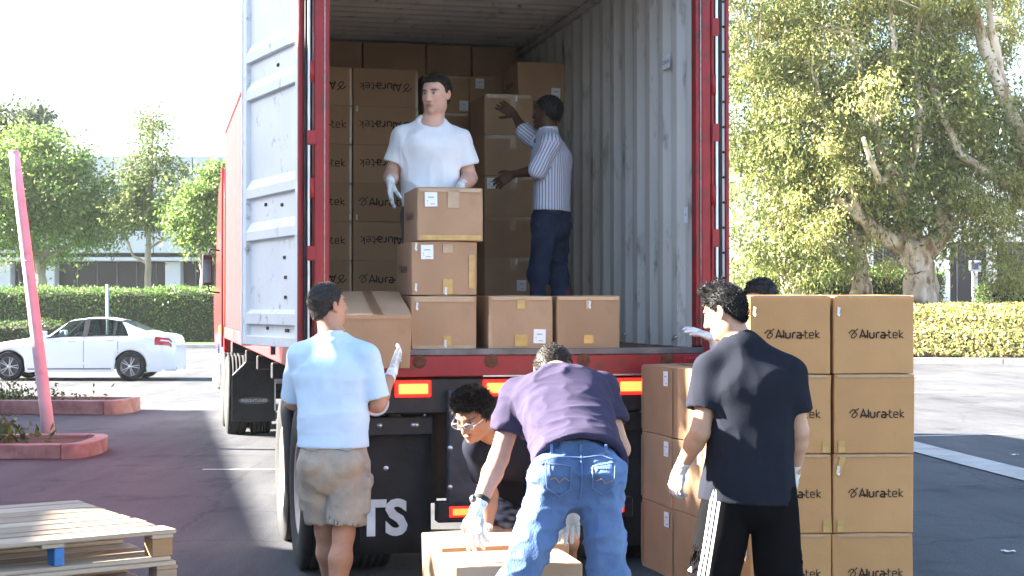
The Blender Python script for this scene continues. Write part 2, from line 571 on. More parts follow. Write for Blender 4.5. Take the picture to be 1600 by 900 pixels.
def island(label, tip, back, width, h, rz, shrub_label, shrub, joints):
    """Rounded end of a kerbed bed: tip is the nose, it runs back to the left."""
    L = back
    root = empty('planting_island', (tip[0], tip[1], 0), rz)
    tag(root, label, 'planter', 'kerbed islands in the yard')
    kw = .16
    def outline(ins):
        w = width / 2 - ins; r = w
        pts = []
        for k in range(13):
            a = -math.pi / 2 + math.pi * k / 12
            pts.append((-width * .2 + (width * .2 - ins) * max(0, math.cos(a)) ** .6, w * math.sin(a)))
        return [(-L, -w)] + pts + [(-L, w)]
    o, i_ = outline(0), outline(kw)
    # kerb stones, one by one along the outline
    seg = [0] + joints + [len(o) - 1]
    top = h
    def stone(pa, pb, qa, qb):
        m = MB(); g = .006
        pa, pb, qa, qb = [Vector((p[0], p[1], 0)) for p in (pa, pb, qa, qb)]
        d = (pb - pa).normalized() * g
        m.hexa([pa + d, pb - d, qb - d, qa + d] + [p + Vector((0, 0, top)) for p in (pa + d, pb - d, qb - d, qa + d)])
        return m
    # straight stones on both long sides
    ns = max(2, int(L / 1.6)); x0 = o[1][0]
    for side in (0, 1):
        a = o[0] if side == 0 else o[-1]; ia = i_[0] if side == 0 else i_[-1]
        b = o[1] if side == 0 else o[-2]; ib = i_[1] if side == 0 else i_[-2]
        for k in range(ns):
            f0, f1 = k / ns, (k + 1) / ns
            lp = lambda p, q, f: (p[0] + (q[0] - p[0]) * f, p[1] + (q[1] - p[1]) * f)
            stone(lp(a, b, f0), lp(a, b, f1), lp(ia, ib, f0), lp(ia, ib, f1)).build('kerb_stone', KERB, root, bevel=.018, seg=2)
    m = MB()                                            # the nose, cast in one piece
    n = 13; base = 0
    for (p, q) in zip(o[1:-1], i_[1:-1]):
        m.v += [(p[0], p[1], 0), (p[0], p[1], top - .02), (p[0] * .995, p[1] * .97, top), (q[0], q[1], top), (q[0], q[1], 0)]
    for k in range(n - 1):
        for j in range(4):
            a = k * 5 + j; m.f.append((a, a + 5, a + 6, a + 1)); m.sm.append(j < 2)
    m.build('kerb_nose', KERB, root)
    m = MB(); m.poly([(p[0], p[1], top - .04) for p in i_]); m.build('soil', SOIL, root)
    if shrub:
        n, spread, hh, cx, ll = shrub
        C = np.stack([rng.normal(cx, spread, n), rng.normal(0, width * .2, n), top - .03 + np.abs(rng.normal(0, hh, n))], 1)
        C[:, 1] = np.clip(C[:, 1], -width / 2 + .1, width / 2 - .1)
        C[:, 0] = np.clip(C[:, 0], -L, -.45)
        V, F = leaf_arrays(C, unit(rng.normal(size=(n, 3)) + np.array([0, 0, .5])), ll * rng.uniform(.5, 1.3, n), ll * .5 * rng.uniform(.6, 1.2, n))
        r = empty('shrub', (tip[0] + cx * math.cos(rz), tip[1] + cx * math.sin(rz), 0))
        V2 = V.copy(); c, s = math.cos(rz), math.sin(rz)
        V2[:, 0] = V[:, 0] * c - V[:, 1] * s - cx * c; V2[:, 1] = V[:, 0] * s + V[:, 1] * c - cx * s
        mesh_obj('foliage', np_mesh('foliage', V2, F), L_SHRUB, r)
        mb = MB()
        for k in range(14):
            x = cx + random.gauss(0, spread * .7); y = random.gauss(0, width * .12)
            x = max(-L, min(-.45, x))
            p = Vector((x * c - y * s - cx * c, x * s + y * c - cx * s, top - .04))
            mb = MB(); mb.tube([p, p + Vector((random.uniform(-.1, .1), random.uniform(-.1, .1), hh * 1.2))], [.012, .005], n=5); mb.build('stem', TWIG, r)
        tag(r, shrub_label, 'shrub')
    return root

island('near red kerbed island with the leaning pink pole on its nose', (-4.72, 17.75), 9, 1.5, .165, R(3),
       'dark leafy shrub growing in the island beside the pink pole', (900, .45, .14, -1.75, .13), [])
island('farther red kerbed island behind the leaning pole', (-6.05, 24.6), 12, 1.3, .22, R(-5),
       'low clipped brown-green shrub on the farther red island', (2600, .95, .12, -3.4, .09), [])

# the leaning pink pole
PINK = M('pink_paint', (.66, .53, .58), .5, var=.08, vscale=4, bump=.1, bscale=20, dark=(.45, .36, .36), dscale=6)
root = empty('leaning_pole', (-5.58, 18.55, .1))
tag(root, 'tall pink painted pole leaning out of the near island', 'pole')
b = Vector((0, 0, 0)); t = at(21, 238, 18.4) - Vector((-5.58, 18.55, .1))
m = MB(); m.tube([b.lerp(t, k / 8) for k in range(9)], [.078 - .002 * k for k in range(9)], n=16); m.build('shaft', PINK, root)
m = MB(); m.tube([t, t + t.normalized() * .02], [.063, .055], n=16); m.build('cap', PINK, root)
m = MB(); m.tube([b.lerp(t, .62), b.lerp(t, .624)], [.071, .071], n=16); m.build('weld_seam', PINK, root)

# ------------------------------------------------------------------ far left: verge, hedge, buildings, trees
GRASS = M('lawn', (.045, .095, .02), .9, var=.35, vscale=5, bump=.8, bscale=60)
g = MB()
for (y0, y1, z0, z1) in ((63.0, 63.25, .02, .16), (63.25, 90, .16, .5)):
    g.poly([(-70, y0, z0), (9, y0, z0), (9, y1, z1), (-70, y1, z1)])
g.build('verge', GRASS)['kind'] = 'structure'
g = MB()
for k in range(26):
    x = -70 + k * 3
    g.box((x, 62.7, 0), (x + 2.985, 63.0, .15))
tag(g.build('kerb', CONC), None, None, None, 'structure')

make_hedge('hedge', 'long clipped green hedge behind the white sedan', (-36, 67), (4, 67), 2.0, .2, 2.4, 64000, .12, .07, L_HEDGE, TWIG, rough=.09)
make_hedge('hedge', 'low hedge in front of the white sedan, partly behind the pole', (-30, 58.5), (-17.2, 58.5), 1.0, 0, 1.05, 9000, .10, .06, L_SHRUB, TWIG)

BARK = M('grey_bark', (.30, .25, .20), .9, var=.3, vscale=4, bump=.8, bscale=14, stretch=(1, 1, .25))
L_A = leaf_mat('ash_leaf', (.08, .14, .035), (.16, .25, .06), (.30, .38, .12), .45)
L_B = leaf_mat('sparse_leaf', (.08, .12, .04), (.15, .2, .07), (.26, .3, .12), .45)
L_F = leaf_mat('far_leaf', (.06, .09, .05), (.10, .13, .07), (.15, .18, .10))
TG = 'trees in front of the office building'
c = at(66, 455, 74)
def P(px, py, d=74, dy=0): 
    v = at(px, py, d); v.y += dy; return v
limbs = [([P(66, 470), P(64, 430), P(60, 405)], [.32, .26, .22]),
         ([P(60, 405), P(30, 370), P(5, 330), P(-20, 290)], [.16, .12, .09, .05]),
         ([P(60, 405), P(48, 350), P(55, 300), P(40, 250)], [.15, .12, .08, .04]),
         ([P(62, 408), P(95, 360), P(110, 310), P(120, 260)], [.16, .12, .08, .04]),
         ([P(62, 410), P(120, 375), P(150, 340), P(180, 310)], [.13, .1, .06, .03])]
bl = [(*P(40, 300), 2.9, 2.6, 2.2), (*P(110, 310), 2.8, 2.4, 2.2), (*P(70, 250), 2.4, 2.2, 1.6), (*P(155, 345), 1.9, 1.8, 1.5),
      (*P(0, 340), 2.4, 2.2, 2.0), (*P(75, 375), 2.8, 2.2, 1.1), (*P(130, 285), 1.4, 1.4, 1.6), (*P(25, 235), 1.2, 1.2, 1.0), (*P(-40, 290), 2.5, 2.4, 2.6)]
make_tree('broadleaf_tree', 'broad bushy green tree over the white sedan at far left', TG, limbs, bl, 30000, 380, .40, .23, .11, BARK, L_A, .2, twigs=40)
limbs = [([P(231, 470, 72), P(231, 400, 72), P(234, 320, 72), P(236, 250, 72), P(238, 185, 72)], [.16, .14, .11, .07, .03]),
         ([P(231, 412, 72), P(208, 400, 72), P(196, 370, 72)], [.09, .07, .04]), ([P(232, 390, 72), P(252, 375, 72), P(268, 370, 72)], [.07, .05, .03]),
         ([P(234, 320, 72), P(215, 290, 72), P(205, 262, 72)], [.06, .04, .02]), ([P(234, 310, 72), P(262, 280, 72), P(278, 260, 72)], [.06, .04, .02])]
bl = [(*P(236, 190, 72), .75, .8, 1.0), (*P(242, 235, 72), .9, .9, .9), (*P(212, 262, 72), .9, .9, .8), (*P(272, 268, 72), .8, .8, .9),
      (*P(240, 300, 72), 1.5, 1.3, 1.0), (*P(205, 335, 72), 1.1, 1.0, .9), (*P(225, 350, 72), 1.3, 1.0, .7), (*P(200, 300, 72), .8, .8, .6)]
make_tree('slender_tree', 'tall slender sparse tree in front of the white building', TG, limbs, bl, 7500, 150, .33, .2, .09, BARK, L_B, .3, twigs=25)
limbs = [([P(318, 470, 70), P(316, 425, 70), P(310, 380, 70)], [.14, .11, .08]), ([P(312, 390, 70), P(295, 350, 70), P(285, 320, 70)], [.07, .05, .03]),
         ([P(312, 385, 70), P(325, 340, 70), P(335, 290, 70)], [.07, .05, .03])]
bl = [(*P(300, 330, 70), 1.2, 1.2, 1.2), (*P(335, 310, 70), 1.3, 1.2, 1.6), (*P(325, 375, 70), 1.4, 1.2, 1.0), (*P(345, 275, 70), .7, .8, .8), (*P(285, 345, 70), .8, .8, .7), (*P(360, 330, 70), 1.3, 1.2, 1.5)]
make_tree('broadleaf_tree', 'light green tree beside the lorry mirror', TG, limbs, bl, 12000, 200, .30, .22, .10, BARK, L_A, .2, twigs=25)
limbs = [([P(20, 470, 105), P(22, 330, 105), P(25, 210, 105)], [.4, .32, .15])]
bl = [(*P(20, 205, 105), 2.2, 2, 1.6), (*P(50, 195, 105), 1.6, 2, 1.2), (*P(-10, 195, 105), 2, 2, 1.7), (*P(35, 230, 105), 2.4, 2, 1.2)]
make_tree('far_tree', 'distant grey-green treetop behind the far left tree', None, limbs, bl, 7000, 160, .45, .34, .2, BARK, L_F, .1)

# office building
WALLW = M('white_render', (.50, .52, .53), .8, var=.05, vscale=1, bump=.1, bscale=30)
GLASSD = M('dark_glass', (.02, .022, .028), .2, var=.2, vscale=.6, spec=.15)
FRAME = M('window_frame', (.10, .10, .11), .5, var=.1)
bd = 100.0
ob = empty('office_building', (-24, bd, 0))
tag(ob, 'long white two-storey office building with dark window bands behind the hedge', 'building')
def bb(name, x0, x1, z0, z1, y0, y1, mat):
    m = MB(); m.box((x0, y0, z0), (x1, y1, z1)); return m.build(name, mat, ob, bevel=.03)
s = bd / 2400
def bx(px): return (px - 800) * s + 24
def bz(py): return 1.68 - (py - 480) * s
bb('core', bx(-320), bx(420), .3, bz(247), 1.2, 16, GLASSD)
# parapet and spandrel panels, one by one
for (y0, y1, pw, off) in ((243, 318, 62, 0), (360, 395, 62, .25), (402, 408, 124, -.35)):
    x = -320
    while x < 420:
        bb('wall_panel', bx(x) + .03, bx(min(420, x + pw)) - .03, bz(y1), bz(y0), off, 1.3, WALLW); x += pw
for (x0, x1) in ((-40, 15), (55, 84), (257, 281), (-150, -110), (360, 400)):
    bb('pier', bx(x0), bx(x1), .3, bz(408.5), .15, 1.3, WALLW)
for (y0, y1) in ((319, 359), (409, 470)):
    x = -320
    while x < 420:
        p = bb('window', bx(x) + .06, bx(x + 31) - .06, max(.3, bz(y1)), bz(y0), 1.12, 1.19, GLASSD)
        m = MB(); m.box((bx(x) - .04, 1.05, max(.3, bz(y1))), (bx(x) + .04, 1.18, bz(y0))); m.build('mullion', FRAME, p)
        x += 31

# posts behind the white sedan
POST = M('galvanised', (.52, .53, .54), .45, metal=.6, var=.1, bump=.1)
root = empty('steel_post', (at(168, 520, 61).x, 61, 0)); tag(root, 'thin grey steel post in front of the hedge', 'post')
m = MB(); m.tube([(0, 0, 0), (0, 0, 2.55)], [.055, .055], n=12); m.build('shaft', POST, root)
m = MB(); m.lathe([(.0, 2.59), (.04, 2.585), (.058, 2.56), (.058, 2.54)], axis='z', n=12); m.build('cap', POST, root)

# ------------------------------------------------------------------ far right: bank of ground cover, paperbark trees, office
def bank_z(x, y):
    t = max(0., min(1., (y - (46.2 - .12 * (x - 12))) / 4.5))
    return .15 + 1.45 * (1 - (1 - t) ** 2)
nx, ny = 70, 26
V = []; F = []
xs_ = np.linspace(2.5, 60, nx); ys_ = np.linspace(0, 1, ny)
for i in range(nx):
    y0 = 46.2 - .12 * (xs_[i] - 12)
    for j in range(ny):
        y = y0 + (ys_[j] ** 1.6) * 34
        V.append((xs_[i], y, bank_z(xs_[i], y)))
for i in range(nx - 1):
    for j in range(ny - 1):
        a = i * ny + j; F.append((a, a + ny, a + ny + 1, a + 1))
tag(mesh_obj('bank', np_mesh('bank', V, F, True), SOIL), None, None, None, 'structure')
n = 60000
X = rng.uniform(3, 40, n); Y = 46.2 - .12 * (X - 12) + rng.random(n) ** 1.2 * 7.0
Z = np.array([bank_z(x, y) for x, y in zip(X, Y)])
lump = .07 * (np.sin(X * 3.1) + np.sin(Y * 4.3 + X))
C = np.stack([X, Y, Z + .07 + lump * .6 + rng.random(n) * .1], 1)
V, F = leaf_arrays(C, unit(rng.normal(size=(n, 3)) + np.array([-.3, -.4, .5])), .15 * rng.uniform(.6, 1.3, n), .10 * rng.uniform(.6, 1.3, n))
L_IVY = leaf_mat('ivy_leaf', (.16, .19, .05), (.34, .34, .12), (.55, .40, .2))
tag(mesh_obj('ground_cover', np_mesh('ground_cover', V, F), L_IVY), 'sunlit ivy ground cover on the bank at the right', None, None, 'stuff')
g = MB()
for k in range(20):
    x = 2.5 + k * 3; y = 46.0 - .12 * (x - 12)
    g.hexa([(x, y - .35, 0), (x + 2.98, y - .36 - .35, 0), (x + 2.98, y - .36 - .02, 0), (x, y - .02, 0),
            (x, y - .33, .17), (x + 2.98, y - .36 - .33, .17), (x + 2.98, y - .36 - .02, .17), (x, y - .02, .17)])
tag(g.build('kerb', CONC), None, None, None, 'structure')

PBARK = M('paper_bark', (.70, .56, .45), .85, var=.28, vscale=3, bump=1., bscale=9, stretch=(1, 1, .22), dark=(.30, .17, .10), dscale=2.2, dlow=.5, dhigh=.62)
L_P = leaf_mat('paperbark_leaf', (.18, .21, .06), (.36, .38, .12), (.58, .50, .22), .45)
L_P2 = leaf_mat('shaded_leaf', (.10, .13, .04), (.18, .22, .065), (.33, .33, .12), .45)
PG = 'paperbark trees on the bank'
D0 = 55
def Q(px, py, dy=0, d=D0): 
    v = at(px, py, d + dy); return v
limbs = [([Q(1438, 478), Q(1438, 440), Q(1434, 405), Q(1430, 385)], [.62, .55, .55, .5]),
         ([Q(1462, 475, .5), Q(1455, 440, .4), Q(1446, 405, .2)], [.26, .22, .2]),
         ([Q(1430, 390), Q(1400, 378, -.3), Q(1372, 366, -.8), Q(1345, 340, -1.2), Q(1310, 310, -1.6)], [.40, .34, .28, .20, .10]),
         ([Q(1432, 392), Q(1460, 380, -.3), Q(1478, 355, -.5), Q(1472, 335, -.6), Q(1490, 290, 0), Q(1500, 220, .5)], [.42, .40, .36, .30, .18, .1]),
         ([Q(1428, 388), Q(1422, 350), Q(1405, 305, -.8), Q(1392, 270, -1.4), Q(1370, 200, -1.4), Q(1345, 120, -.9), Q(1330, 50, -.4)], [.42, .36, .32, .26, .20, .14, .08]),
         ([Q(1405, 305, -.8), Q(1425, 250, -.6), Q(1440, 180, -1), Q(1430, 100, -.4), Q(1440, 20, 0)], [.24, .20, .16, .12, .07]),
         ([Q(1370, 200, -1.4), Q(1392, 140, -1.2), Q(1400, 70, -.8), Q(1390, 0, -.4)], [.15, .13, .1, .06]),
         ([Q(1392, 275, -1.4), Q(1375, 285, -2), Q(1360, 250, -2.8), Q(1350, 215, -3.2)], [.16, .13, .1, .06]),
         ([Q(1345, 340, -1.2), Q(1322, 280, -1.6), Q(1300, 230, -1.8), Q(1285, 160, -1.4)], [.14, .12, .09, .05])]
bl = []
for (px, py, dy, rx, rz) in ((1300, 60, 0, 2.6, 2.0), (1400, 40, 1, 2.6, 1.8), (1240, 130, -1, 1.9, 1.6), (1330, 160, -2, 2.2, 1.6), (1430, 140, 0, 2.0, 1.8),
                             (1270, 230, -2, 1.7, 1.3), (1345, 250, -1.6, 1.3, 1.0), (1300, 310, -2.4, 1.4, 1.0), (1260, 350, -2, .9, .8), (1375, 330, 2.2, 1.0, .9),
                             (1345, 390, -1.6, .7, .5), (1378, 425, -1.8, .8, .55), (1330, 415, -1.2, .5, .4), (1490, 80, 1, 1.8, 2.0), (1440, 230, 1.5, 1.5, 1.2), (1395, 425, -2.2, .45, .4),
                             (1470, 290, 2.4, 1.0, .8), (1500, 230, 2, 1.2, 1.2), (1220, 60, .5, 1.6, 1.6), (1350, -60, 0, 3, 2), (1470, -50, 0, 3, 2)):
    bl.append((*Q(px, py, dy), rx, rx * .9, rz))
make_tree('paperbark_tree', 'gnarled pale paperbark tree with forked trunk behind the carton stack', PG, limbs, bl, 62000, 440, .32, .165, .055, PBARK, L_P, .9, twigs=60)
D0 = 52
limbs = [([Q(1660, 480), Q(1655, 400), Q(1640, 330)], [.5, .45, .4]), ([Q(1642, 340), Q(1610, 250), Q(1570, 150), Q(1540, 80), Q(1515, -20)], [.34, .3, .26, .22, .16]),
         ([Q(1575, 165), Q(1565, 110), Q(1550, 40), Q(1545, -30)], [.2, .17, .14, .1]), ([Q(1655, 400), Q(1590, 300, -.6), Q(1500, 240, -1.2), Q(1455, 130, -1)], [.2, .16, .13, .08]),
         ([Q(1600, 240), Q(1590, 290), Q(1580, 340)], [.16, .14, .12])]
bl = []
for (px, py, dy, rx, rz) in ((1560, 300, -1, 1.2, 1.0), (1540, 345, -1.4, .9, .7), (1590, 380, -1, .9, .8), (1570, 420, -1, .8, .8), (1590, 450, -1.2, .5, .5), (1515, 310, -1.4, .7, .6),
                             (1600, 200, 0, .9, 1.2), (1510, 190, -.6, 1.0, 1.2), (1480, 110, 0, 1.0, 1.2), (1580, 60, 2, .8, 1.0), (1660, 250, 0, 1.5, 2.5), (1600, -10, 1, 1.0, 1.0), (1480, 20, 0, 1.0, 1.0), (1545, 250, .5, .7, .7)):
    bl.append((*Q(px, py, dy), rx, rx * .9, rz))
make_tree('paperbark_tree', 'paperbark tree at the right edge, its pale limbs rising to the top', PG, limbs, bl, 38000, 300, .30, .165, .055, PBARK, L_P, .9, twigs=40)
D0 = 61
limbs = [([Q(1245, 470), Q(1238, 420), Q(1230, 350), Q(1225, 280)], [.5, .42, .34, .26]), ([Q(1232, 360), Q(1205, 300), Q(1185, 220), Q(1180, 120)], [.26, .22, .16, .1]),
         ([Q(1232, 350), Q(1262, 290), Q(1280, 200)], [.22, .16, .1])]
bl = []
for (px, py, dy, rx, rz) in ((1170, 60, 0, 2.4, 2.4), (1165, 180, 0, 2.0, 2.0), (1190, 280, 0, 1.6, 1.8), (1235, 260, -1, 1.6, 1.6), (1265, 380, -1.5, 1.2, 1.2), (1160, 400, -1, 1.3, 1.3), (1215, 400, 0, .9, 1.0),
                             (1240, 160, 0, 2.0, 2.0), (1280, 425, -2, .9, .7), (1165, 460, -1, .7, .6), (1225, 445, -2, .6, .5), (1310, 300, 1, 1.6, 1.8), (1180, -30, 0, 3, 2.4)):
    bl.append((*Q(px, py, dy), rx, rx, rz))
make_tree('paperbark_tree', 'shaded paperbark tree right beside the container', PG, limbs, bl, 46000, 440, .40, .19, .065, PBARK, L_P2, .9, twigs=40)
D0 = 69
limbs = [([Q(1345, 470), Q(1345, 440), Q(1338, 380), Q(1330, 300)], [.4, .35, .3, .2]), ([Q(1340, 400), Q(1375, 300), Q(1420, 200)], [.2, .15, .1])]
bl = []
for (px, py, dy, rx, rz) in ((1340, 250, 0, 3.0, 2.5), (1430, 200, 0, 3.2, 3), (1520, 160, 2, 2.0, 2.0), (1400, 320, 0, 2.2, 1.2), (1480, 370, 0, 2.2, .8), (1260, 380, 0, 2.0, 1.4), (1200, 430, 0, 1.6, 1.2), (1350, 80, 2, 3, 3), (1520, 290, 0, 2, 1.2)):
    bl.append((*Q(px, py, dy), rx, rx, rz))
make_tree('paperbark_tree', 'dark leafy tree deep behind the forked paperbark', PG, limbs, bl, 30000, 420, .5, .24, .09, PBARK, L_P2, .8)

make_hedge('hedge', 'dark clipped hedge behind the forked paperbark trunk', (13.0, 63), (17.4, 63.5), 2.2, 1.4, 3.05, 14000, .12, .07, L_HEDGE, TWIG)
make_hedge('hedge', 'long dark hedge above the right carton stack', (9.0, 60), (13.6, 60), 2.0, 1.3, 2.75, 14000, .12, .07, L_SHRUB, TWIG)
make_hedge('hedge', 'green sunlit hedge behind the long dark hedge', (10.5, 65), (16, 65), 1.6, 1.6, 3.3, 12000, .12, .07, L_HEDGE, TWIG)
make_hedge('hedge', 'low dark hedge under the small white sign', (17.8, 58), (24, 58.4), 1.6, 1.3, 2.45, 9000, .12, .07, L_SHRUB, TWIG)
g = MB(); g.poly([(14, 66, 1.75), (60, 66, 1.75), (60, 96, 1.78), (14, 96, 1.78)]); g.build('path', CONC)['kind'] = 'structure'

ob2 = empty('office_building', (28, 90, 1.5)); tag(ob2, 'white office building with dark windows behind the right trees', 'building')
def bb2(name, x0, x1, z0, z1, y0, y1, mat, par=None):
    m = MB(); m.box((x0, y0, z0), (x1, y1, z1)); return m.build(name, mat, par or ob2, bevel=.03)
s2 = 90 / 2400
def cx2(px): return (px - 800) * s2 - 28
bb2('core', cx2(1180), cx2(1700), -1, 8.2, .6, 14, GLASSD)
for k in range(9):
    x0 = cx2(1180 + 58 * k); bb2('wall_panel', x0 + .02, x0 + 58 * s2 - .02, 4.0, 9.0, -.2, .7, WALLW)
for (a, b_) in ((1190, 1206), (1312, 1365), (1448, 1485), (1545, 1558), (1640, 1660)):
    bb2('pier', cx2(a), cx2(b_), -1, 3.99, 0, .7, WALLW)
for k in range(18):
    x0 = cx2(1180 + 29 * k)
    w = bb2('window', x0 + .05, x0 + 29 * s2 - .05, -1, 3.98, .5, .58, GLASSD)
    m = MB(); m.box((x0 - .04, .42, -1), (x0 + .04, .57, 3.97)); m.build('mullion', FRAME, w)

sp = empty('sign_post', (at(1523, 440, 62).x, 62, 1.6)); tag(sp, 'small white square sign on a white post at the right', 'sign')
WP = M('white_paint', (.8, .8, .8), .5, var=.05)
m = MB(); m.box((-.11, -.06, 0), (.11, .06, 1.5)); m.build('post', WP, sp, bevel=.02)
m = MB(); m.box((-.24, -.085, 1.5), (.24, -.062, 1.95)); b_ = m.build('sign_board', WP, sp, bevel=.01)
m = MB(); m.poly([(-.13, -.09, 1.6), (.13, -.09, 1.6), (.13, -.09, 1.85), (-.13, -.09, 1.85)]); m.build('blue_symbol', M('blue_print', (.1, .15, .5), .5), b_)

# warehouse to the left of the yard, out of the picture: its shade lies over the yard
ob3 = empty('warehouse', (TR[0], TR[1], 0), TH)
tag(ob3, 'long pale warehouse along the left of the yard, beyond the picture', 'building')
UE = -12.9
m = MB(); m.box((UE - 24, -60, 0), (UE, 21.2, 7.0)); m.build('wall', WALLW, ob3)
m = MB(); m.box((UE - 24.1, -60.1, 7.0), (UE + .02, 21.25, 7.12)); m.build('roof_edge', CONC, ob3)
for k in range(10):
    m = MB(); m.box((UE + .01, -55 + 7.4 * k, 1.2), (UE + .05, -51.6 + 7.4 * k, 4.6)); d_ = m.build('dock_door', M('dock_door', (.5, .52, .54), .6, var=.1, stretch=(1, 1, 6)), ob3)

# added unseen tree, its crown shaped to shade the open door and polo man
bt = Vector((TR[0], TR[1], 0)) + RU * -9.0 + AU * 3.35
limbs = [([bt, bt + Vector((.05, 0, 2)), bt + Vector((0, .1, 4.6))], [.2, .16, .1]), ([bt + Vector((.05, 0, 2.2)), bt + Vector((.6, .4, 3.6)), bt + Vector((.9, .6, 5))], [.1, .07, .04]),
         ([bt + Vector((.05, 0, 2.3)), bt + Vector((-.6, -.4, 3.6)), bt + Vector((-.8, -.5, 5))], [.1, .07, .04])]
up = bt + AU * 1.05
limbs.append(([bt + Vector((0, .1, 4.6)), up + Vector((0, 0, 6.5)), up + Vector((.1, 0, 8.5))], [.1, .07, .03]))
bl = [(*(bt + Vector((0, 0, 5.0))), 1.2, 1.2, 1.4), (*(bt + Vector((.2, .3, 4.2))), 1.3, 1.2, 1.0), (*(bt - AU * .35 + Vector((0, 0, 5.6))), .9, .8, .9), (*(up + Vector((0, 0, 6.2))), .9, .85, 1.0), (*(up + Vector((0, 0, 7.6))), .9, .82, 1.1), (*(up + Vector((0, .1, 8.9))), .9, .82, 1.0)]
make_tree('added_shade_tree', 'small dense tree added as a shade caster, unseen beyond the left edge', None, limbs, bl, 22000, 420, .22, .3, .18, BARK, L_A, .2)

# scraps of paper blown onto the asphalt at the right
SCRAP = M('scrap_paper', (.75, .74, .7), .8, var=.1)
for lab, (x, y) in (('small white paper scrap on the asphalt by the gutter', (5.65, 17.4)), ('small white paper scrap on the shaded asphalt at the right', (3.35, 10.5))):
    q = MB()
    for i in range(4):
        for j in range(3): q.v.append((x + i * .03, y + j * .03, .006 + random.uniform(0, .015)))
    for i in range(3):
        for j in range(2):
            a = i * 3 + j; q.f.append((a, a + 3, a + 4, a + 1)); q.sm.append(False)
    tag(q.build('paper_scrap', SCRAP), lab, 'litter')
# ------------------------------------------------------------------ shipping container on its chassis
RED = M('container_red', (.30, .018, .022), .45, var=.18, vscale=5, bump=.15, bscale=25, dark=(.09, .035, .03), dscale=7, dlow=.54, dhigh=.68)
INW = M('container_grey', (.60, .575, .53), .6, var=.10, vscale=3, bump=.2, bscale=14, dark=(.24, .22, .20), dscale=7, dlow=.57, dhigh=.70, stretch=(1, 1, .35))
SUNLIT_RED = M('sunlit_red', (.30, .028, .032), .65, spec=.15, var=.12, vscale=4, bump=.1, bscale=20, dark=(.20, .04, .035), dscale=4, dlow=.6, dhigh=.75)  # lighter red paints the side's overexposed sunlit pink into its colour
DOORW = M('door_white', (.80, .80, .79), .5, var=.05, vscale=3, bump=.1, bscale=20, dark=(.34, .31, .28), dscale=9, dlow=.60, dhigh=.72)
RUBBER = M('rubber', (.022, .022, .024), .75, var=.3, vscale=14, bump=.3, bscale=50)
BLACK = M('chassis_black', (.018, .018, .022), .5, var=.4, vscale=9, bump=.2, bscale=30, dark=(.06, .05, .045), dscale=5, dlow=.6, dhigh=.75)
STEEL = M('bare_steel', (.55, .56, .58), .35, metal=.9, var=.15, vscale=10, bump=.1)
PLY = M('container_floor', (.12, .075, .045), .8, var=.35, vscale=4, bump=.5, bscale=30, stretch=(4, .3, 1))
RUST = M('rust', (.12, .045, .025), .9, var=.4, vscale=25, bump=.5, bscale=60)
FZ, CZ, CW, CL = 1.43, 4.035, 2.44, 12.19

con = empty('shipping_container', (TR[0], TR[1], 0), TH)
tag(con, 'red shipping container with its rear doors open, loaded with cartons', 'container')

def corrugated(name, L, H, pitch, depth, mat, parent, M4, v0=0.):
    """Trapezoid-profile steel sheet: runs along local x, stands along local z, ribs push to +y. M4 places it."""
    prof = []; x = 0
    while x < L:
        for f, o in ((0, 0), (.27, 0), (.5, 1), (.77, 1)):
            prof.append((x + f * pitch, o * depth))
        x += pitch
    prof = [(min(p, L), o) for p, o in prof] + [(L, 0)]
    m = MB()
    for p, o in prof:
        m.v += [tuple(M4 @ Vector((p, o, 0))), tuple(M4 @ Vector((p, o, H)))]
    for i in range(len(prof) - 1):
        if prof[i + 1][0] - prof[i][0] > 1e-5 or prof[i + 1][1] != prof[i][1]:
            m.f.append((2 * i, 2 * i + 2, 2 * i + 3, 2 * i + 1)); m.sm.append(False)
    return m.build(name, mat, parent, fix=False)

AX = lambda ex, ey, ez, o: Matrix(((ex[0], ey[0], ez[0], o[0]), (ex[1], ey[1], ez[1], o[1]), (ex[2], ey[2], ez[2], o[2]), (0, 0, 0, 1)))
# inside faces of the walls, pale grey; outside skins, red
corrugated('inner_wall', CL - .2, CZ - FZ, .278, .036, INW, con, AX((0, 1, 0), (1, 0, 0), (0, 0, 1), (CW - .085, .12, FZ)))
corrugated('inner_wall', CL - .2, CZ - FZ, .278, .036, INW, con, AX((0, 1, 0), (-1, 0, 0), (0, 0, 1), (.085, .12, FZ)))
corrugated('side_wall', CL - .2, 2.62, .278, .036, SUNLIT_RED, con, AX((0, 1, 0), (1, 0, 0), (0, 0, 1), (.012, .1, 1.42)))
corrugated('side_wall', CL - .2, 2.62, .278, .036, RED, con, AX((0, 1, 0), (-1, 0, 0), (0, 0, 1), (CW - .012, .1, 1.42)))
corrugated('ceiling_sheet', CL - .2, CW - .16, .209, .034, INW, con, AX((0, 1, 0), (0, 0, 1), (1, 0, 0), (.08, .1, CZ)))
m = MB(); m.box((.0, .06, CZ + .06), (CW, CL, CZ + .10)); m.build('roof', RED, con)
m = MB(); m.box((.06, CL - .06, 1.3), (CW - .06, CL, CZ)); m.build('front_wall', RED, con)
fl = MB(); fl.box((.05, .075, FZ - .03), (CW - .05, CL - .06, FZ)); fl.build('floor_board', PLY, con)
m = MB(); m.box((.05, .0, FZ - .035), (CW - .05, .072, FZ + .004)); m.build('threshold', M('worn_plate', (.16, .15, .15), .5, metal=.5, var=.3, vscale=8, bump=.3), con, bevel=.004)
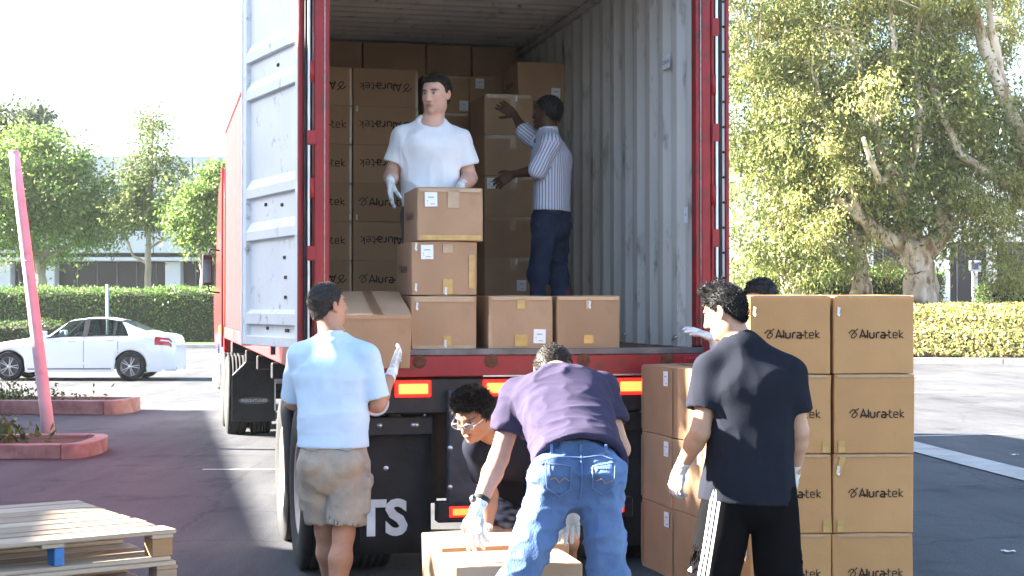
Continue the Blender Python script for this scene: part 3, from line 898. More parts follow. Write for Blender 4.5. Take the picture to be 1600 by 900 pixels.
# top and bottom side rails
for u in (0, CW - .06):
    m = MB(); m.box((u, .07, CZ - .005), (u + .06, CL, CZ + .055)); m.build('top_rail', RED, con, bevel=.006)
    m = MB(); m.box((u, .07, 1.265), (u + .06, CL, 1.415)); m.build('bottom_rail', RED, con, bevel=.006)
for u in (.062, CW - .12):
    m = MB(); m.box((u, .09, CZ - .06), (u + .055, CL - .07, CZ - .012)); m.build('inner_rail', INW, con, bevel=.006)
# rear frame: posts, header, sill with pockets
def post(side):
    s = 1 if side == 'l' else -1
    u0 = 0 if side == 'l' else CW
    X = lambda d: u0 + s * d
    m = MB()
    lo, hi = sorted((X(0), X(.062)))
    m.box((lo, 0, 1.265), (hi, .11, CZ + .06))
    o = m.build('corner_post', RED, con, bevel=.008)
    m = MB(); lo, hi = sorted((X(.064), X(.092))); m.box((lo, .02, 1.44), (hi, .10, CZ)); m.build('post_flange', RED, o, bevel=.004)
    m = MB(); m.tube([(X(.0635), .012, 1.45), (X(.0635), .012, CZ)], [.004, .004], n=6); m.build('weld_line', M('worn_edge', (.5, .42, .4), .6, var=.3, vscale=30), o)
    return o
post('l'); post('r')
m = MB(); m.box((.05, .0, CZ - .02), (CW - .05, .10, CZ + .12)); m.build('header', RED, con, bevel=.006)
sill = MB(); sill.box((-.005, -.012, 1.27), (CW + .005, .07, FZ - .037)); sill = sill.build('sill', RED, con, bevel=.006)
for u in (.17, .62, 1.05, 1.62, 2.15):
    m = MB(); m.lathe([(.0, -.017), (.030, -.018), (.042, -.014)], (u, 0, 1.36), 'y', n=14)
    m.build('lock_pocket', RUST, sill)
for u in (.02, CW - .16):
    m = MB(); m.box((u - .025, -.02, 1.262), (u + .165, .16, 1.38)); c_ = m.build('corner_casting', RED, con, bevel=.01)
    m = MB(); m.lathe([(0, -.0225), (.03, -.0225), (.036, -.021)], (u + .07, 0, 1.32), 'y', n=14); m.build('casting_hole', M('hole_dark', (.01, .01, .01), .9), c_)

# left door, swung right round; its white inner face looks out
def door_ribs(w):
    """Height profile of the pressed door sheet: (z, depth)."""
    return [(0, 0), (.10, 0), (.13, .0), (.135, .036), (.20, .036), (.225, 0), (.66, 0), (.665, .036), (.72, .036), (.78, 0), (.80, 0), (.93, 0), (.935, .036), (.99, .036), (1.05, 0),
            (1.56, 0), (1.565, .036), (1.62, .036), (1.68, 0), (1.80, 0), (1.805, .036), (1.86, .036), (1.92, 0), (2.38, 0), (2.385, .036), (2.44, .036), (2.49, 0), (2.56, 0)]
da = math.atan2(.894, -.449) - TH           # direction of the swung door in the container's frame
def swung_door(hinge, ang, side):
    e = Vector((math.cos(ang), math.sin(ang), 0))
    nrm = Vector((-e.y, e.x, 0)) if side == 'l' else Vector((e.y, -e.x, 0))       # towards the inner face
    root_l = con
    H = Vector((*hinge, 0)); Wd = 1.17
    def pt(s, n, z): return H + e * s + nrm * n + Vector((0, 0, z))
    m = MB(); z0 = 1.44
    rb = door_ribs(Wd)
    # pressed sheet
    for z, d in rb:
        m.v += [tuple(pt(.10, .012 + d * .8, z0 + z)), tuple(pt(Wd - .10, .012 + d * .8, z0 + z))]
    for i in range(len(rb) - 1):
        m.f.append((2 * i, 2 * i + 1, 2 * i + 3, 2 * i + 2)); m.sm.append(False)
    d = m.build('door_sheet', DOORW, con, fix=False); d.name = 'door'
    def rail(s0, s1, za, zb, n0, n1, mat, nm, bev=.004):
        q = MB()
        q.hexa([pt(s0, n0, za), pt(s1, n0, za), pt(s1, n1, za), pt(s0, n1, za), pt(s0, n0, zb), pt(s1, n0, zb), pt(s1, n1, zb), pt(s0, n1, zb)])
        return q.build(nm, mat, d, bevel=bev)
    rail(.035, .10, z0, z0 + 2.56, -.012, .042, DOORW, 'door_stile')
    rail(Wd - .10, Wd - .03, z0, z0 + 2.56, -.012, .042, DOORW, 'door_stile')
    rail(.10, Wd - .10, z0 - .001, z0 + .06, -.011, .041, DOORW, 'door_rail')
    rail(.10, Wd - .10, z0 + 2.5, z0 + 2.561, -.011, .041, DOORW, 'door_rail')
    rail(.012, .034, z0, z0 + 2.56, -.02, .05, RED, 'door_edge')
    rail(Wd - .028, Wd, z0 - .01, z0 + 2.57, -.02, .046, DOORW, 'door_edge')
    rail(-.022, .010, z0 - .01, z0 + 2.57, -.01, .02, RUBBER, 'door_gasket', 0)
    for k in range(4):
        z = z0 + .25 + k * .68
        q = MB(); q.tube([pt(-.03, -.015, z - .06), pt(-.03, -.015, z + .06)], [.018, .018], n=10); q.build('hinge', RED, d)
    # scuffs and small fittings on the inner face
    for (s, z) in ((.35, .42), (.35, .30), (.37, .54), (.42, .86), (.74, .88), (.5, 1.72), (.30, .1), (.33, .1), (.3, .19), (.33, .19), (.7, .11)):
        q = MB(); p = pt(s, .014, z0 + z)
        q.obox(p, (.018, .006, .010), Matrix((e, nrm, Vector((0, 0, 1)))).transposed()); q.build('scuff_bracket', RUST, d, bevel=.003)
    # locking rods on the outer face
    for s in (.38, .82):
        q = MB(); q.tube([pt(s, -.06, z0 - .06), pt(s, -.06, z0 + 2.6)], [.017, .017], n=10); q.build('locking_rod', STEEL, d)
    return d
swung_door((-.035, .03), da, 'l')
swung_door((CW + .035, .03), math.pi / 2 - R(4), 'r')
# rear edges beside the posts: rods, rubber and retaining strip that show past the right post
for s, u0 in ((1, CW), (-1, 0)):
    def strip(nm, a, b, v0, v1, mat, z0=1.3, z1=4.1):
        lo, hi = sorted((u0 + s * a, u0 + s * b)); q = MB(); q.box((lo, v0, z0), (hi, v1, z1)); return q.build(nm, mat, con, bevel=.003)
    if s == 1:
        strip('hinge_plate', .003, .022, .0, .05, RED)
        strip('retaining_strip', .024, .042, -.015, -.006, STEEL)
        g_ = strip('door_gasket', .044, .064, -.02, .02, RUBBER)
        strip('door_edge', .086, .106, -.03, .03, RED)
        strip('gasket_lip', .066, .084, -.012, .0, M('pale_lip', (.62, .62, .64), .5, var=.1))
        for k in range(16):
            q = MB(); q.lathe([(0, -.018), (.007, -.016), (.009, -.012)], (u0 + .075, 0, 1.55 + k * .155), 'y', n=8); q.build('rivet', RUBBER, g_)
    else:
        strip('locking_rod', .022, .036, -.01, .006, STEEL)
        for z in (1.95, 2.62, 3.55):
            q = MB(); q.box((-.04, -.02, z), (.015, .012, z + .085)); q.build('hinge_lug', RED, con, bevel=.006)
for z in (2.05, 2.7, 3.35):
    q = MB(); q.box((CW + .002, -.018, z), (CW + .05, -.0155, z + .11)); q.build('hinge_lug', RED, con)
# notices on the inner wall
PAPER = M('paper', (.82, .83, .85), .6, var=.04, vscale=20)
INK = M('ink', (.03, .025, .025), .7, var=.1)
def wall_note(v, z, w, h, txt, size):
    q = MB(); x = CW - .088
    q.box((x - .0015, v - w / 2, z - h / 2), (x, v + w / 2, z + h / 2)); o = q.build('notice', PAPER, con)
    me = text_mesh(txt, size)
    t = bpy.data.objects.new('lettering', me); me.materials.append(INK); link(t, o)
    t.matrix_local = AX((0, -1, 0), (1, 0, 0), (0, 0, 1), (x - .003, v, z))
wall_note(.60, 3.28, .15, .085, 'CON-1N', .036)
wall_note(.22, 2.26, .07, .10, 'N', .03)
# mineral smears of an inner tie ring
for v in (.4, 1.5):
    q = MB(); q.tube([(CW - .09, v - .03, 1.5), (CW - .12, v, 1.47), (CW - .09, v + .03, 1.5)], [.006] * 3, n=6); q.build('lashing_ring', STEEL, con)

# ------------------------------------------------------------------ chassis trailer
ch = empty('container_chassis', (TR[0], TR[1], 0), TH)
tag(ch, 'black container chassis with lit tail lights, mud flaps and rear bumper', 'trailer')
LIT = M('lamp_lit', (.9, .25, .1), .3, var=.05, emit=(1.0, .24, .04), emit_s=.26)
LENS = M('red_lens', (.35, .006, .01), .12, var=.05, spec=.7, emit=(1, .02, .01), emit_s=.03)
LITRED = M('lamp_bezel', (.5, .01, .01), .3, var=.05, emit=(1.0, .02, .012), emit_s=.2)
m = MB(); m.box((.03, .02, 1.05), (CW - .03, .22, 1.262)); bol = m.build('rear_bolster', BLACK, ch, bevel=.01)
m = MB(); m.box((1.0, -.02, 1.268), (CW + .05, .01, 1.276)); m.build('bolster_lip', STEEL, ch)
for u in (.62, 1.55):
    m = MB(); m.box((u - .07, .25, .92), (u + .07, CL - 2.5, 1.25)); m.build('main_beam', BLACK, ch, bevel=.01)
for v in (1.4, 2.7, 4.5, 6.5, 8.5):
    m = MB(); m.box((.08, v - .06, 1.06), (CW - .08, v + .06, 1.2)); m.build('cross_member', BLACK, ch, bevel=.01)
m = MB(); m.box((.0, CL - 2.2, 1.12), (CW, CL - 1.9, 1.26)); m.build('front_bolster', BLACK, ch, bevel=.01)
def lamp(u, z, w=.185, h=.068, v=.012):
    q = MB(); q.box((u - w / 2 - .020, v - .012, z - h / 2 - .020), (u + w / 2 + .020, v + .012, z + h / 2 + .020)); o = q.build('tail_light', LITRED, ch, bevel=.006)
    q = MB(); q.box((u - w / 2, v - .022, z - h / 2), (u + w / 2, v - .0125, z + h / 2)); q.build('lamp_lens', LIT, o, bevel=.005)
lamp(.585, 1.20, .175, .06); lamp(1.12, 1.20, .19, .06); lamp(1.93, 1.20, .155, .06)
# round lamps
for u in (.365, 2.28):
    q = MB(); q.lathe([(.0, -.045), (.03, -.043), (.05, -.032), (.06, -.012)], (u, .02, 1.12), 'y', n=24); o = q.build('round_tail_light', LENS, ch)
    q = MB(); q.lathe([(.06, -.012), (.064, -.022), (.078, -.02), (.08, .0)], (u, .02, 1.12), 'y', n=24); q.build('lamp_ring', M('pale_ring', (.6, .6, .6), .5, var=.1), o)
# underride guard
for u in (.90, 1.72):
    m = MB(); m.box((u - .11, -.03, .50), (u + .11, .05, 1.19)); m.build('guard_post', M('guard_blue', (.045, .05, .065), .45, var=.35, vscale=12, bump=.2), ch, bevel=.008)
m = MB(); m.box((.72, -.05, .415), (1.92, .05, .535)); gb = m.build('guard_bar', BLACK, ch, bevel=.008)
for u0, u1 in ((.79, 1.12), (1.55, 1.86)):
    m = MB(); m.box((u0, -.062, .447), (u1, -.051, .510)); o = m.build('reflector_frame', LITRED, gb, bevel=.004)
    for k in range(3):
        w = (u1 - u0 - .05) / 3
        m = MB(); m.box((u0 + .02 + k * w, -.07, .46), (u0 + .016 + (k + 1) * w, -.0625, .497)); m.build('reflector_tape', M('glow_tape', (.9, .35, .1), .3, var=.1, vscale=30, emit=(1, .27, .04), emit_s=.16), gb)  # tape and frame are no lamps; emission stands in for reflected light
# bolts, cables, valve plate and added dark sheet behind the guard
for (u, z) in ((.80, .85), (1.02, .78), (2.03, 1.0), (.42, .74), (.80, .62)):
    q = MB(); q.lathe([(0, -.035), (.012, -.034), (.016, -.03)], (u, .0, z), 'y', n=8); q.build('bolt', STEEL, ch)
for k, pts in enumerate(([(1.02, .3, 1.05), (1.06, .25, .92), (1.02, .2, .86), (1.08, .22, .72)], [(1.15, .3, 1.05), (1.10, .2, .95), (1.14, .2, .80)])):
    q = MB(); q.tube(pts, [.012] * len(pts), n=7); q.build('air_hose', RUBBER, ch)
m = MB(); m.box((1.0, .32, .72), (1.2, .34, .98)); m.build('valve_plate', M('plate_blue', (.22, .27, .33), .5, var=.2, vscale=9), ch, bevel=.004)
m = MB(); m.box((.74, .42, .50), (1.80, .46, 1.06)); m.build('shade_sheet', BLACK, ch, bevel=.006)  # added black sheet and ribs stand in for shade in the see-through gap
for u in (.76, 1.05, 1.30, 1.6, 1.78):
    m = MB(); m.box((u - .03, .36, .48), (u + .03, .415, 1.05)); m.build('shade_rib', BLACK, ch, bevel=.006)
# mud flaps
FLAP = M('mud_flap', (.016, .016, .018), .7, var=.35, vscale=5, bump=.25, bscale=40)
for side, (u0, u1) in enumerate(((.30, .72), (1.80, 2.36))):
    q = MB(); nx, nz = 6, 8
    for i in range(nx + 1):
        for j in range(nz + 1):
            q.v.append((u0 + (u1 - u0) * i / nx, .16 + .012 * math.sin(i * 1.7 + j) + .02 * (j / nz) ** 2, 1.01 - .80 * j / nz))
    for i in range(nx):
        for j in range(nz):
            a = i * (nz + 1) + j; q.f.append((a, a + 1, a + nz + 2, a + nz + 1)); q.sm.append(True)
    fo = q.build('mud_flap', FLAP, ch)
    sm = fo.modifiers.new('thick', 'SOLIDIFY'); sm.thickness = .012; sm.offset = 1
    q = MB(); q.box((u0, .10, .92), (u1, .13, 1.03)); h_ = q.build('flap_hanger', BLACK, ch, bevel=.006)
    for u in (u0 + .1, u0 + .3, u1 - .1):
        q = MB(); q.lathe([(0, .088), (.014, .09), (.018, .098)], (u, 0, .98), 'y', n=8); q.build('bolt', STEEL, h_)
    if side == 0:
        me = text_mesh('TS', .30, bold=.012)
        t = bpy.data.objects.new('lettering', me); me.materials.append(M('flap_print', (.62, .63, .63), .7, var=.15, vscale=8)); link(t, fo)
        t.location = (.42, .135, .42); t.scale = (.95, 1, .95)
# wheels: dual tyres on two axles
TYRE = M('tyre', (.02, .02, .021), .8, var=.3, vscale=10, bump=.3, bscale=30)
RIMW = M('rim', (.42, .36, .31), .55, metal=.3, var=.25, vscale=6, bump=.2)
def tyre_mesh(Rr, w, tread=True):
    q = MB(); h = w / 2
    prof = [(Rr * .56, -h * .80), (Rr * .66, -h * .98), (Rr * .80, -h * 1.02), (Rr * .93, -h * .97), (Rr * .985, -h * .86)]
    nr = 5
    for k in range(nr):
        a = -h * .84 + k * (1.68 * h / nr); b = a + 1.68 * h / nr
        g_ = .012
        prof += [(Rr, a + g_ / 2), (Rr, b - g_ / 2)]
        if k < nr - 1: prof += [(Rr - .014, b - g_ / 2 + .001), (Rr - .014, b + g_ / 2 - .001)]
    prof += [(Rr * .985, h * .86), (Rr * .93, h * .97), (Rr * .80, h * 1.02), (Rr * .66, h * .98), (Rr * .56, h * .80)]
    q.lathe(prof, axis='x', n=48)
    return q.mesh('tyre', fix=False)
def rim_mesh(Rr, w):
    q = MB(); h = w / 2
    q.lathe([(.0, -h * .25), (Rr * .22, -h * .25), (Rr * .24, -h * .10), (Rr * .40, h * .05), (Rr * .50, -h * .3), (Rr * .545, -h * .82), (Rr * .575, -h * .86), (Rr * .575, h * .82)], axis='x', n=32)
    for k in range(8):
        a = 2 * math.pi * k / 8
        c = Vector((-h * .15, Rr * .32 * math.cos(a), Rr * .32 * math.sin(a)))
        q.tube([c, c + Vector((-.05, 0, 0))], [.018, .015], n=6)
    return q.mesh('rim', fix=False)
TM = tyre_mesh(.52, .27); TM.materials.append(TYRE)
RM = rim_mesh(.52, .27); RM.materials.append(RIMW)
def wheel(parent, u, v, z=.52, tm=TM, rm=RM, sx=1.):
    t = bpy.data.objects.new('wheel', tm); link(t, parent); t.location = (u, v, z); t.scale = (sx, 1, 1); t.rotation_euler = (random.uniform(0, 1), 0, 0)
    r = bpy.data.objects.new('rim', rm); link(r, t)
    return t
for v in (1.02, 2.28):
    for u, s in ((.12, 1), (.44, -1), (CW - .44, 1), (CW - .12, -1)):
        wheel(ch, u, v, sx=s)
    q = MB(); q.tube([(.3, v, .52), (CW - .3, v, .52)], [.065, .065], n=12); q.build('axle', BLACK, ch)
for u in (.65, CW - .65):
    q = MB()
    for k in range(4): q.box((u - .04, .6 + k * .12, .62 + k * .03), (u + .04, 2.7 - k * .12, .645 + k * .03))
    o = q.build('leaf_spring', BLACK, ch); o['kind'] = 'stuff'

# ------------------------------------------------------------------ tractor unit beyond the container
tr = empty('truck_tractor', (TR[0], TR[1], 0), TH)
tag(tr, 'lorry tractor unit in front of the container with dark mirror and mud flap', 'truck')
BLUE = M('tractor_blue', (.02, .04, .17), .25, var=.1, coat=.5)
CABRED = M('cab_red', (.22, .012, .015), .3, var=.1, coat=.4)
for v in (11.85, 13.15):
    for u, s in ((.14, 1), (.46, -1), (CW - .46, 1), (CW - .14, -1)):
        wheel(tr, u, v, sx=s)
    q = MB(); q.tube([(.3, v, .52), (CW - .3, v, .52)], [.07, .07], n=10); q.build('axle', BLACK, tr)
for u in (.72, 1.6):
    q = MB(); q.box((u, 11.2, .75), (u + .12, 17.8, 1.0)); q.build('frame_rail', BLACK, tr, bevel=.01)
# flap with trim and badge behind the drive wheels
q = MB(); q.prism([(.06, .20), (.62, .20), (.62, 1.03), (.26, 1.00), (.06, .80)], 11.22, 11.24, 'xz'); fo = q.build('mud_flap', FLAP, tr)
TRIM = M('white_trim', (.8, .78, .76), .4, var=.05)
for a, b in (((.065, .80), (.265, 1.0)), ((.265, 1.0), (.615, 1.03)), ((.61, 1.03), (.61, .34))):
    q = MB(); q.bar((a[0], 11.205, a[1]), (b[0], 11.205, b[1]), .012, .022, up=(0, -1, 0)); q.build('flap_trim', TRIM, fo)
q = MB(); pts = [(.34 + .20 * math.cos(t_) * abs(math.cos(t_)) ** -.35 if abs(math.cos(t_)) > 1e-3 else .34, .47 + .042 * math.sin(t_)) for t_ in np.linspace(0, 2 * math.pi, 28, endpoint=False)]
q.prism(pts, 11.206, 11.214, 'xz'); o = q.build('badge', M('badge_grey', (.10, .10, .105), .5, var=.1), fo)
me = text_mesh('FREIGHTLINER', .052, bold=.0015); t = bpy.data.objects.new('lettering', me); me.materials.append(M('badge_print', (.42, .42, .43), .5)); link(t, o); t.location = (.34, 11.2, .47)
# fenders over the drive wheels, cab, mirror
q = MB()
for k in range(13):
    a = math.pi * (.12 + .76 * k / 12)
    for u in (.02, .62):
        q.v.append((u, 14.55 + .0 + .62 * math.cos(a), .55 + .62 * math.sin(a)))
for k in range(12):
    q.f.append((2 * k, 2 * k + 1, 2 * k + 3, 2 * k + 2)); q.sm.append(True)
o = q.build('fender', BLUE, tr); mo = o.modifiers.new('thick', 'SOLIDIFY'); mo.thickness = .02
q = MB(); q.prism([(13.9, 1.0), (17.3, 1.0), (17.9, 1.5), (17.9, 1.9), (16.9, 2.1), (16.5, 3.0), (15.8, 3.6), (14.2, 3.75), (13.9, 3.3)], .06, CW - .06, 'yz'); q.build('cab', CABRED, tr, bevel=.05, seg=2)
q = MB(); q.box((.015, 13.6, 1.1), (.05, 13.85, 3.7)); q.build('side_fairing', CABRED, tr, bevel=.01)
q = MB(); q.box((-.02, 14.6, .42), (.35, 16.2, .98)); q.build('fuel_tank', STEEL, tr, bevel=.12, seg=3)
q = MB(); q.box((.3, 17.2, .35), (CW - .3, 18.3, .8)); q.build('front_bumper', STEEL, tr, bevel=.06, seg=2)
q = MB(); q.prism([(16.5, 1.05), (18.2, 1.05), (18.2, 1.75), (16.9, 1.98), (16.5, 1.95)], .4, CW - .4, 'yz'); q.build('bonnet', BLUE, tr, bevel=.06, seg=2)
for u in (.36, CW - .36): wheel(tr, u, 17.0, sx=1 if u < 1 else -1)
q = MB(); q.box((.0, 13.9, 1.28), (.05, 14.0, 1.42)); q.build('marker_light', M('amber', (.7, .25, .05), .4, emit=(1, .3, .03), emit_s=.2), tr, bevel=.01)
mu = -.14
q = MB(); q.box((mu - .07, 15.25, 2.02), (mu + .09, 15.38, 2.50)); mir = q.build('mirror_housing', RUBBER, tr, bevel=.035, seg=3)
q = MB(); q.hexa([(mu - .045, 15.249, 2.06), (mu + .065, 15.21, 2.06), (mu + .065, 15.25, 2.06), (mu - .045, 15.255, 2.06), (mu - .045, 15.249, 2.42), (mu + .065, 15.21, 2.42), (mu + .065, 15.25, 2.42), (mu - .045, 15.255, 2.42)]); q.build('mirror_glass', M('mirror', (.5, .52, .55), .06, metal=1., var=.02), mir)
for z in (1.92, 2.58):
    q = MB(); q.tube([(mu + .02, 15.32, z + (.12 if z < 2.2 else -.1)), (mu + .05, 15.33, z), (.08, 15.4, z - .02)], [.015] * 3, n=7); q.build('mirror_bracket', RUBBER, tr)

# ------------------------------------------------------------------ cartons
CARD = [M('cardboard_%d' % k, c, .85, var=.10, vscale=3, bump=.12, bscale=70, spec=.2, dark=tuple(x * .72 for x in c), dscale=4, dlow=.60, dhigh=.85)
        for k, c in enumerate(((.40, .245, .145), (.42, .262, .158), (.375, .225, .13)))]
CARDO = [M('cardboard_warm_%d' % k, c, .85, var=.07, vscale=3, bump=.12, bscale=70, spec=.2, dark=tuple(x * .8 for x in c), dscale=4, dlow=.60, dhigh=.85)
         for k, c in enumerate(((.53, .29, .125), (.51, .275, .118)))]
TAPE = M('packing_tape', (.43, .275, .165), .25, var=.10, vscale=10, spec=.7, bump=.2, bscale=50)
BTAPE = M('brown_tape', (.26, .14, .075), .25, var=.15, vscale=10, spec=.6)
YTAPE = M('yellowed_tape', (.50, .30, .09), .25, var=.2, vscale=20, spec=.6)
GLINT = M('loose_tape_end', (.8, .8, .78), .15, var=.2, vscale=60, spec=.8)
PRINT = M('carton_print', (.028, .013, .010), .8, var=.15, vscale=30)
FADE = M('carton_print_soft', (.10, .06, .04), .8, var=.15, vscale=30)
LOGO = box_logo_mesh(); LOGO.materials.append(PRINT)
LOGO2 = LOGO.copy(); LOGO2.materials.clear(); LOGO2.materials.append(FADE)

_cm = {}
def carton_mesh(dims, mat, var):
    key = (tuple(round(d, 4) for d in dims), mat.name, var)
    if key in _cm: return _cm[key]
    rd = random.Random(hash(key[0]) + var * 17)
    w, d, h = dims
    bm = bmesh.new()
    bmesh.ops.create_cube(bm, size=1)
    bmesh.ops.bevel(bm, geom=list(bm.edges), offset=.011, segments=1, profile=.6, affect='EDGES')
    bmesh.ops.subdivide_edges(bm, edges=[e for e in bm.edges if e.calc_length() > .5], cuts=3, use_grid_fill=True)
    cs_ = {}
    for v in bm.verts:
        x, y, z = v.co * 2; 
        k_ = (x > 0, y > 0, z > 0)
        if k_ not in cs_: cs_[k_] = Vector((rd.uniform(-.004, .004), rd.uniform(-.004, .004), rd.uniform(-.005, 0)))
        bow = Vector((math.copysign(1, x) * (1 - y * y) * (1 - z * z) if abs(x) > .97 else 0, math.copysign(1, y) * (1 - x * x) * (1 - z * z) if abs(y) > .97 else 0, -abs((1 - x * x) * (1 - y * y)) if z > .97 else 0))
        j = Vector((rd.uniform(-1, 1), rd.uniform(-1, 1), rd.uniform(-1, 1))) * .0012
        v.co = Vector((x / 2 * w, y / 2 * d, (z / 2 + .5) * h)) + bow * .0028 + j + cs_[k_] * abs(x * y * z) ** 2
        v.co.z = max(v.co.z, 0)
    for f in bm.faces: f.smooth = False
    me = bpy.data.meshes.new('carton'); bm.to_mesh(me); bm.free(); me.materials.append(mat)
    _cm[key] = me
    return me

FACES = {'f': 0., 'r': math.pi / 2, 'b': math.pi, 'l': -math.pi / 2}
def on_face(o, face, dims, x, z, off=.0016, post=None):
    """Sets a flat child on a side face: x across it from its middle, z up from the base."""
    w, d, h = dims
    dist = (d if face in 'fb' else w) / 2 + off + .0042
    a = FACES[face]
    m4 = Matrix.Rotation(a, 4, 'Z') @ Matrix.Translation((x, -dist, z))
    o.matrix_local = m4 @ post if post is not None else m4

def label_part(par, face, dims, x, z, w=.075, h=.085, rz=0.):
    q = MB(); q.box((-w / 2, -.0008, -h / 2), (w / 2, .0008, h / 2)); o = q.build('shipping_label', PAPER, par); on_face(o, face, dims, x, z, post=Matrix.Rotation(rz, 4, 'Y'))
    q = MB()
    for k, (dx, dz, ww, hh) in enumerate(((0, .15, .45, .06), (-.3, -.1, .12, .04), (-.28, -.25, .1, .03), (.1, -.32, .4, .04))):
        q.poly([((dx - ww / 2) * w, 0, (dz - hh / 2) * h), ((dx + ww / 2) * w, 0, (dz - hh / 2) * h), ((dx + ww / 2) * w, 0, (dz + hh / 2) * h), ((dx - ww / 2) * w, 0, (dz + hh / 2) * h)])
    s_ = q.build('label_print', M('label_ink', (.25, .24, .26), .7), o); s_['kind'] = 'stuff'; s_.location = (0, -.0018, 0)

def patch(par, face, dims, x, z, w, h, mat, name='packing_tape', rz=0.):
    q = MB(); q.box((-w / 2, -.0006, -h / 2), (w / 2, .0006, h / 2)); o = q.build(name, mat, par); on_face(o, face, dims, x, z, post=Matrix.Rotation(rz, 4, 'Y'))
    return o

def carton(label, group, dims, loc, rz, mat, logo=(), labels=(), tape=(), top=None, tilt=None, soft=False, lscale=.030, spill=()):
    o = bpy.data.objects.new('carton', carton_mesh(dims, mat, random.randint(0, 2)))
    link(o); o.location = loc; o.rotation_euler = (tilt or 0, 0, rz)
    tag(o, label, 'carton', group)
    for face, flip, x, z in logo:
        q = bpy.data.objects.new('printed_logo', LOGO2 if soft else LOGO); link(q, o)
        on_face(q, face, dims, x, z, .0012, Matrix.Rotation(math.pi if flip else 0, 4, 'Y') @ Matrix.Scale(lscale, 4))
    for (face, x, z) in labels: label_part(o, face, dims, x, z, rz=random.uniform(-.03, .03))
    for t in tape: patch(o, *t[:1], dims, *t[1:])
    if top:
        axis, tm = top
        q = MB(); w, d, h = dims; t = .028
        if axis == 'y': q.box((-t, -d / 2 - .001, h + .0012), (t, d / 2 + .001, h + .0025))
        else: q.box((-w / 2 - .001, -t, h + .0012), (w / 2 + .001, t, h + .0025))
        q.build('packing_tape', tm, o)
        q = MB()
        if axis == 'y': q.box((-.002, -d / 2 + .004, h + .0026), (.002, d / 2 - .004, h + .0030))
        else: q.box((-w / 2 + .004, -.002, h + .0026), (w / 2 - .004, .002, h + .0030))
        q.build('flap_seam', M('seam_dark', (.13, .075, .04), .9), o)
    for (face, x, z) in spill:
        q = MB(); q.poly([(0, 0, 0), (.012, -.004, .006), (.016, -.008, .035), (.003, -.002, .04)]); q.poly([(.0, -.002, .0), (.01, -.01, -.012), (.016, -.006, .006)])
        g_ = q.build('loose_tape', GLINT, o); on_face(g_, face, dims, x, z)
    return o

def tw(u, v, z):
    p = Vector((TR[0], TR[1], 0)) + RU * u + AU * v
    return (p.x, p.y, z)
BL, BW, BH = .545, .395, .32
GB = 'cartons at the container mouth'
sd = (BW, BL, BH)         # short labelled side outwards
T_ = lambda *a: a
# stack on the left of the mouth
def mouth(label, u0, v0, z, **k):
    return carton(label, GB, sd, tw(u0 + BW / 2, v0 + BL / 2, z), TH + k.pop('dr', 0), k.pop('mat', CARD[0]), soft=True, lscale=.033, **k)
lg = [('l', False, 0, .16)]
mouth('carton at the foot of the three-high stack in the container mouth', .579, .05, FZ, tape=[('f', 0, .297, .36, .03, TAPE), ('f', .02, .05, .05, .06, YTAPE), ('f', 0, .014, .38, .02, TAPE)], spill=[('f', -.17, .24), ('f', .0, .02)], logo=lg)
mouth('middle carton of the three-high stack, white label top left', .579, .05, FZ + BH + .002, labels=[('f', -.105, .255)], tape=[('f', .02, .05, .06, .09, YTAPE), ('f', .02, .275, .06, .05, TAPE), ('f', .165, .14, .035, .2, YTAPE)], spill=[('f', -.18, .27), ('f', -.18, .03), ('f', .0, .01)], logo=lg, dr=.01)
mouth('top carton of the three-high stack, held by the man in white', .618, .04, FZ + 2 * BH + .004, labels=[('f', -.115, .245)], tape=[('f', .02, .25, .07, .11, TAPE), ('f', 0, .30, .37, .02, TAPE), ('f', 0, .02, .37, .03, YTAPE)], logo=lg, mat=CARD[1], dr=-.015)
mouth('single carton with white label low right, middle of the container mouth', 1.046, .05, FZ, labels=[('f', .115, .075)], tape=[('f', 0, .27, .05, .06, YTAPE), ('f', 0, .05, .08, .07, YTAPE), ('f', .0, .303, .37, .02, TAPE), ('f', -.19, .1, .02, .2, TAPE)], mat=CARD[1], dr=.01)
mouth('single carton without label at the right of the container mouth', 1.472, .05, FZ, tape=[('f', .0, .27, .03, .06, TAPE), ('f', .0, .055, .06, .05, YTAPE), ('f', 0, .303, .38, .02, TAPE)], spill=[('f', 0, .25)], mat=CARD[2], dr=-.01)
# the carton being tipped out by the man in the polo shirt
carton('tilted carton being pulled out by the man in the pale blue polo', GB, (BW, BL, BH + .005), tw(.352, .165, FZ - .035), TH, CARD[1], top=('y', BTAPE), tilt=R(15), tape=[('f', 0, .31, .38, .02, TAPE)], spill=[('f', .13, .05)])

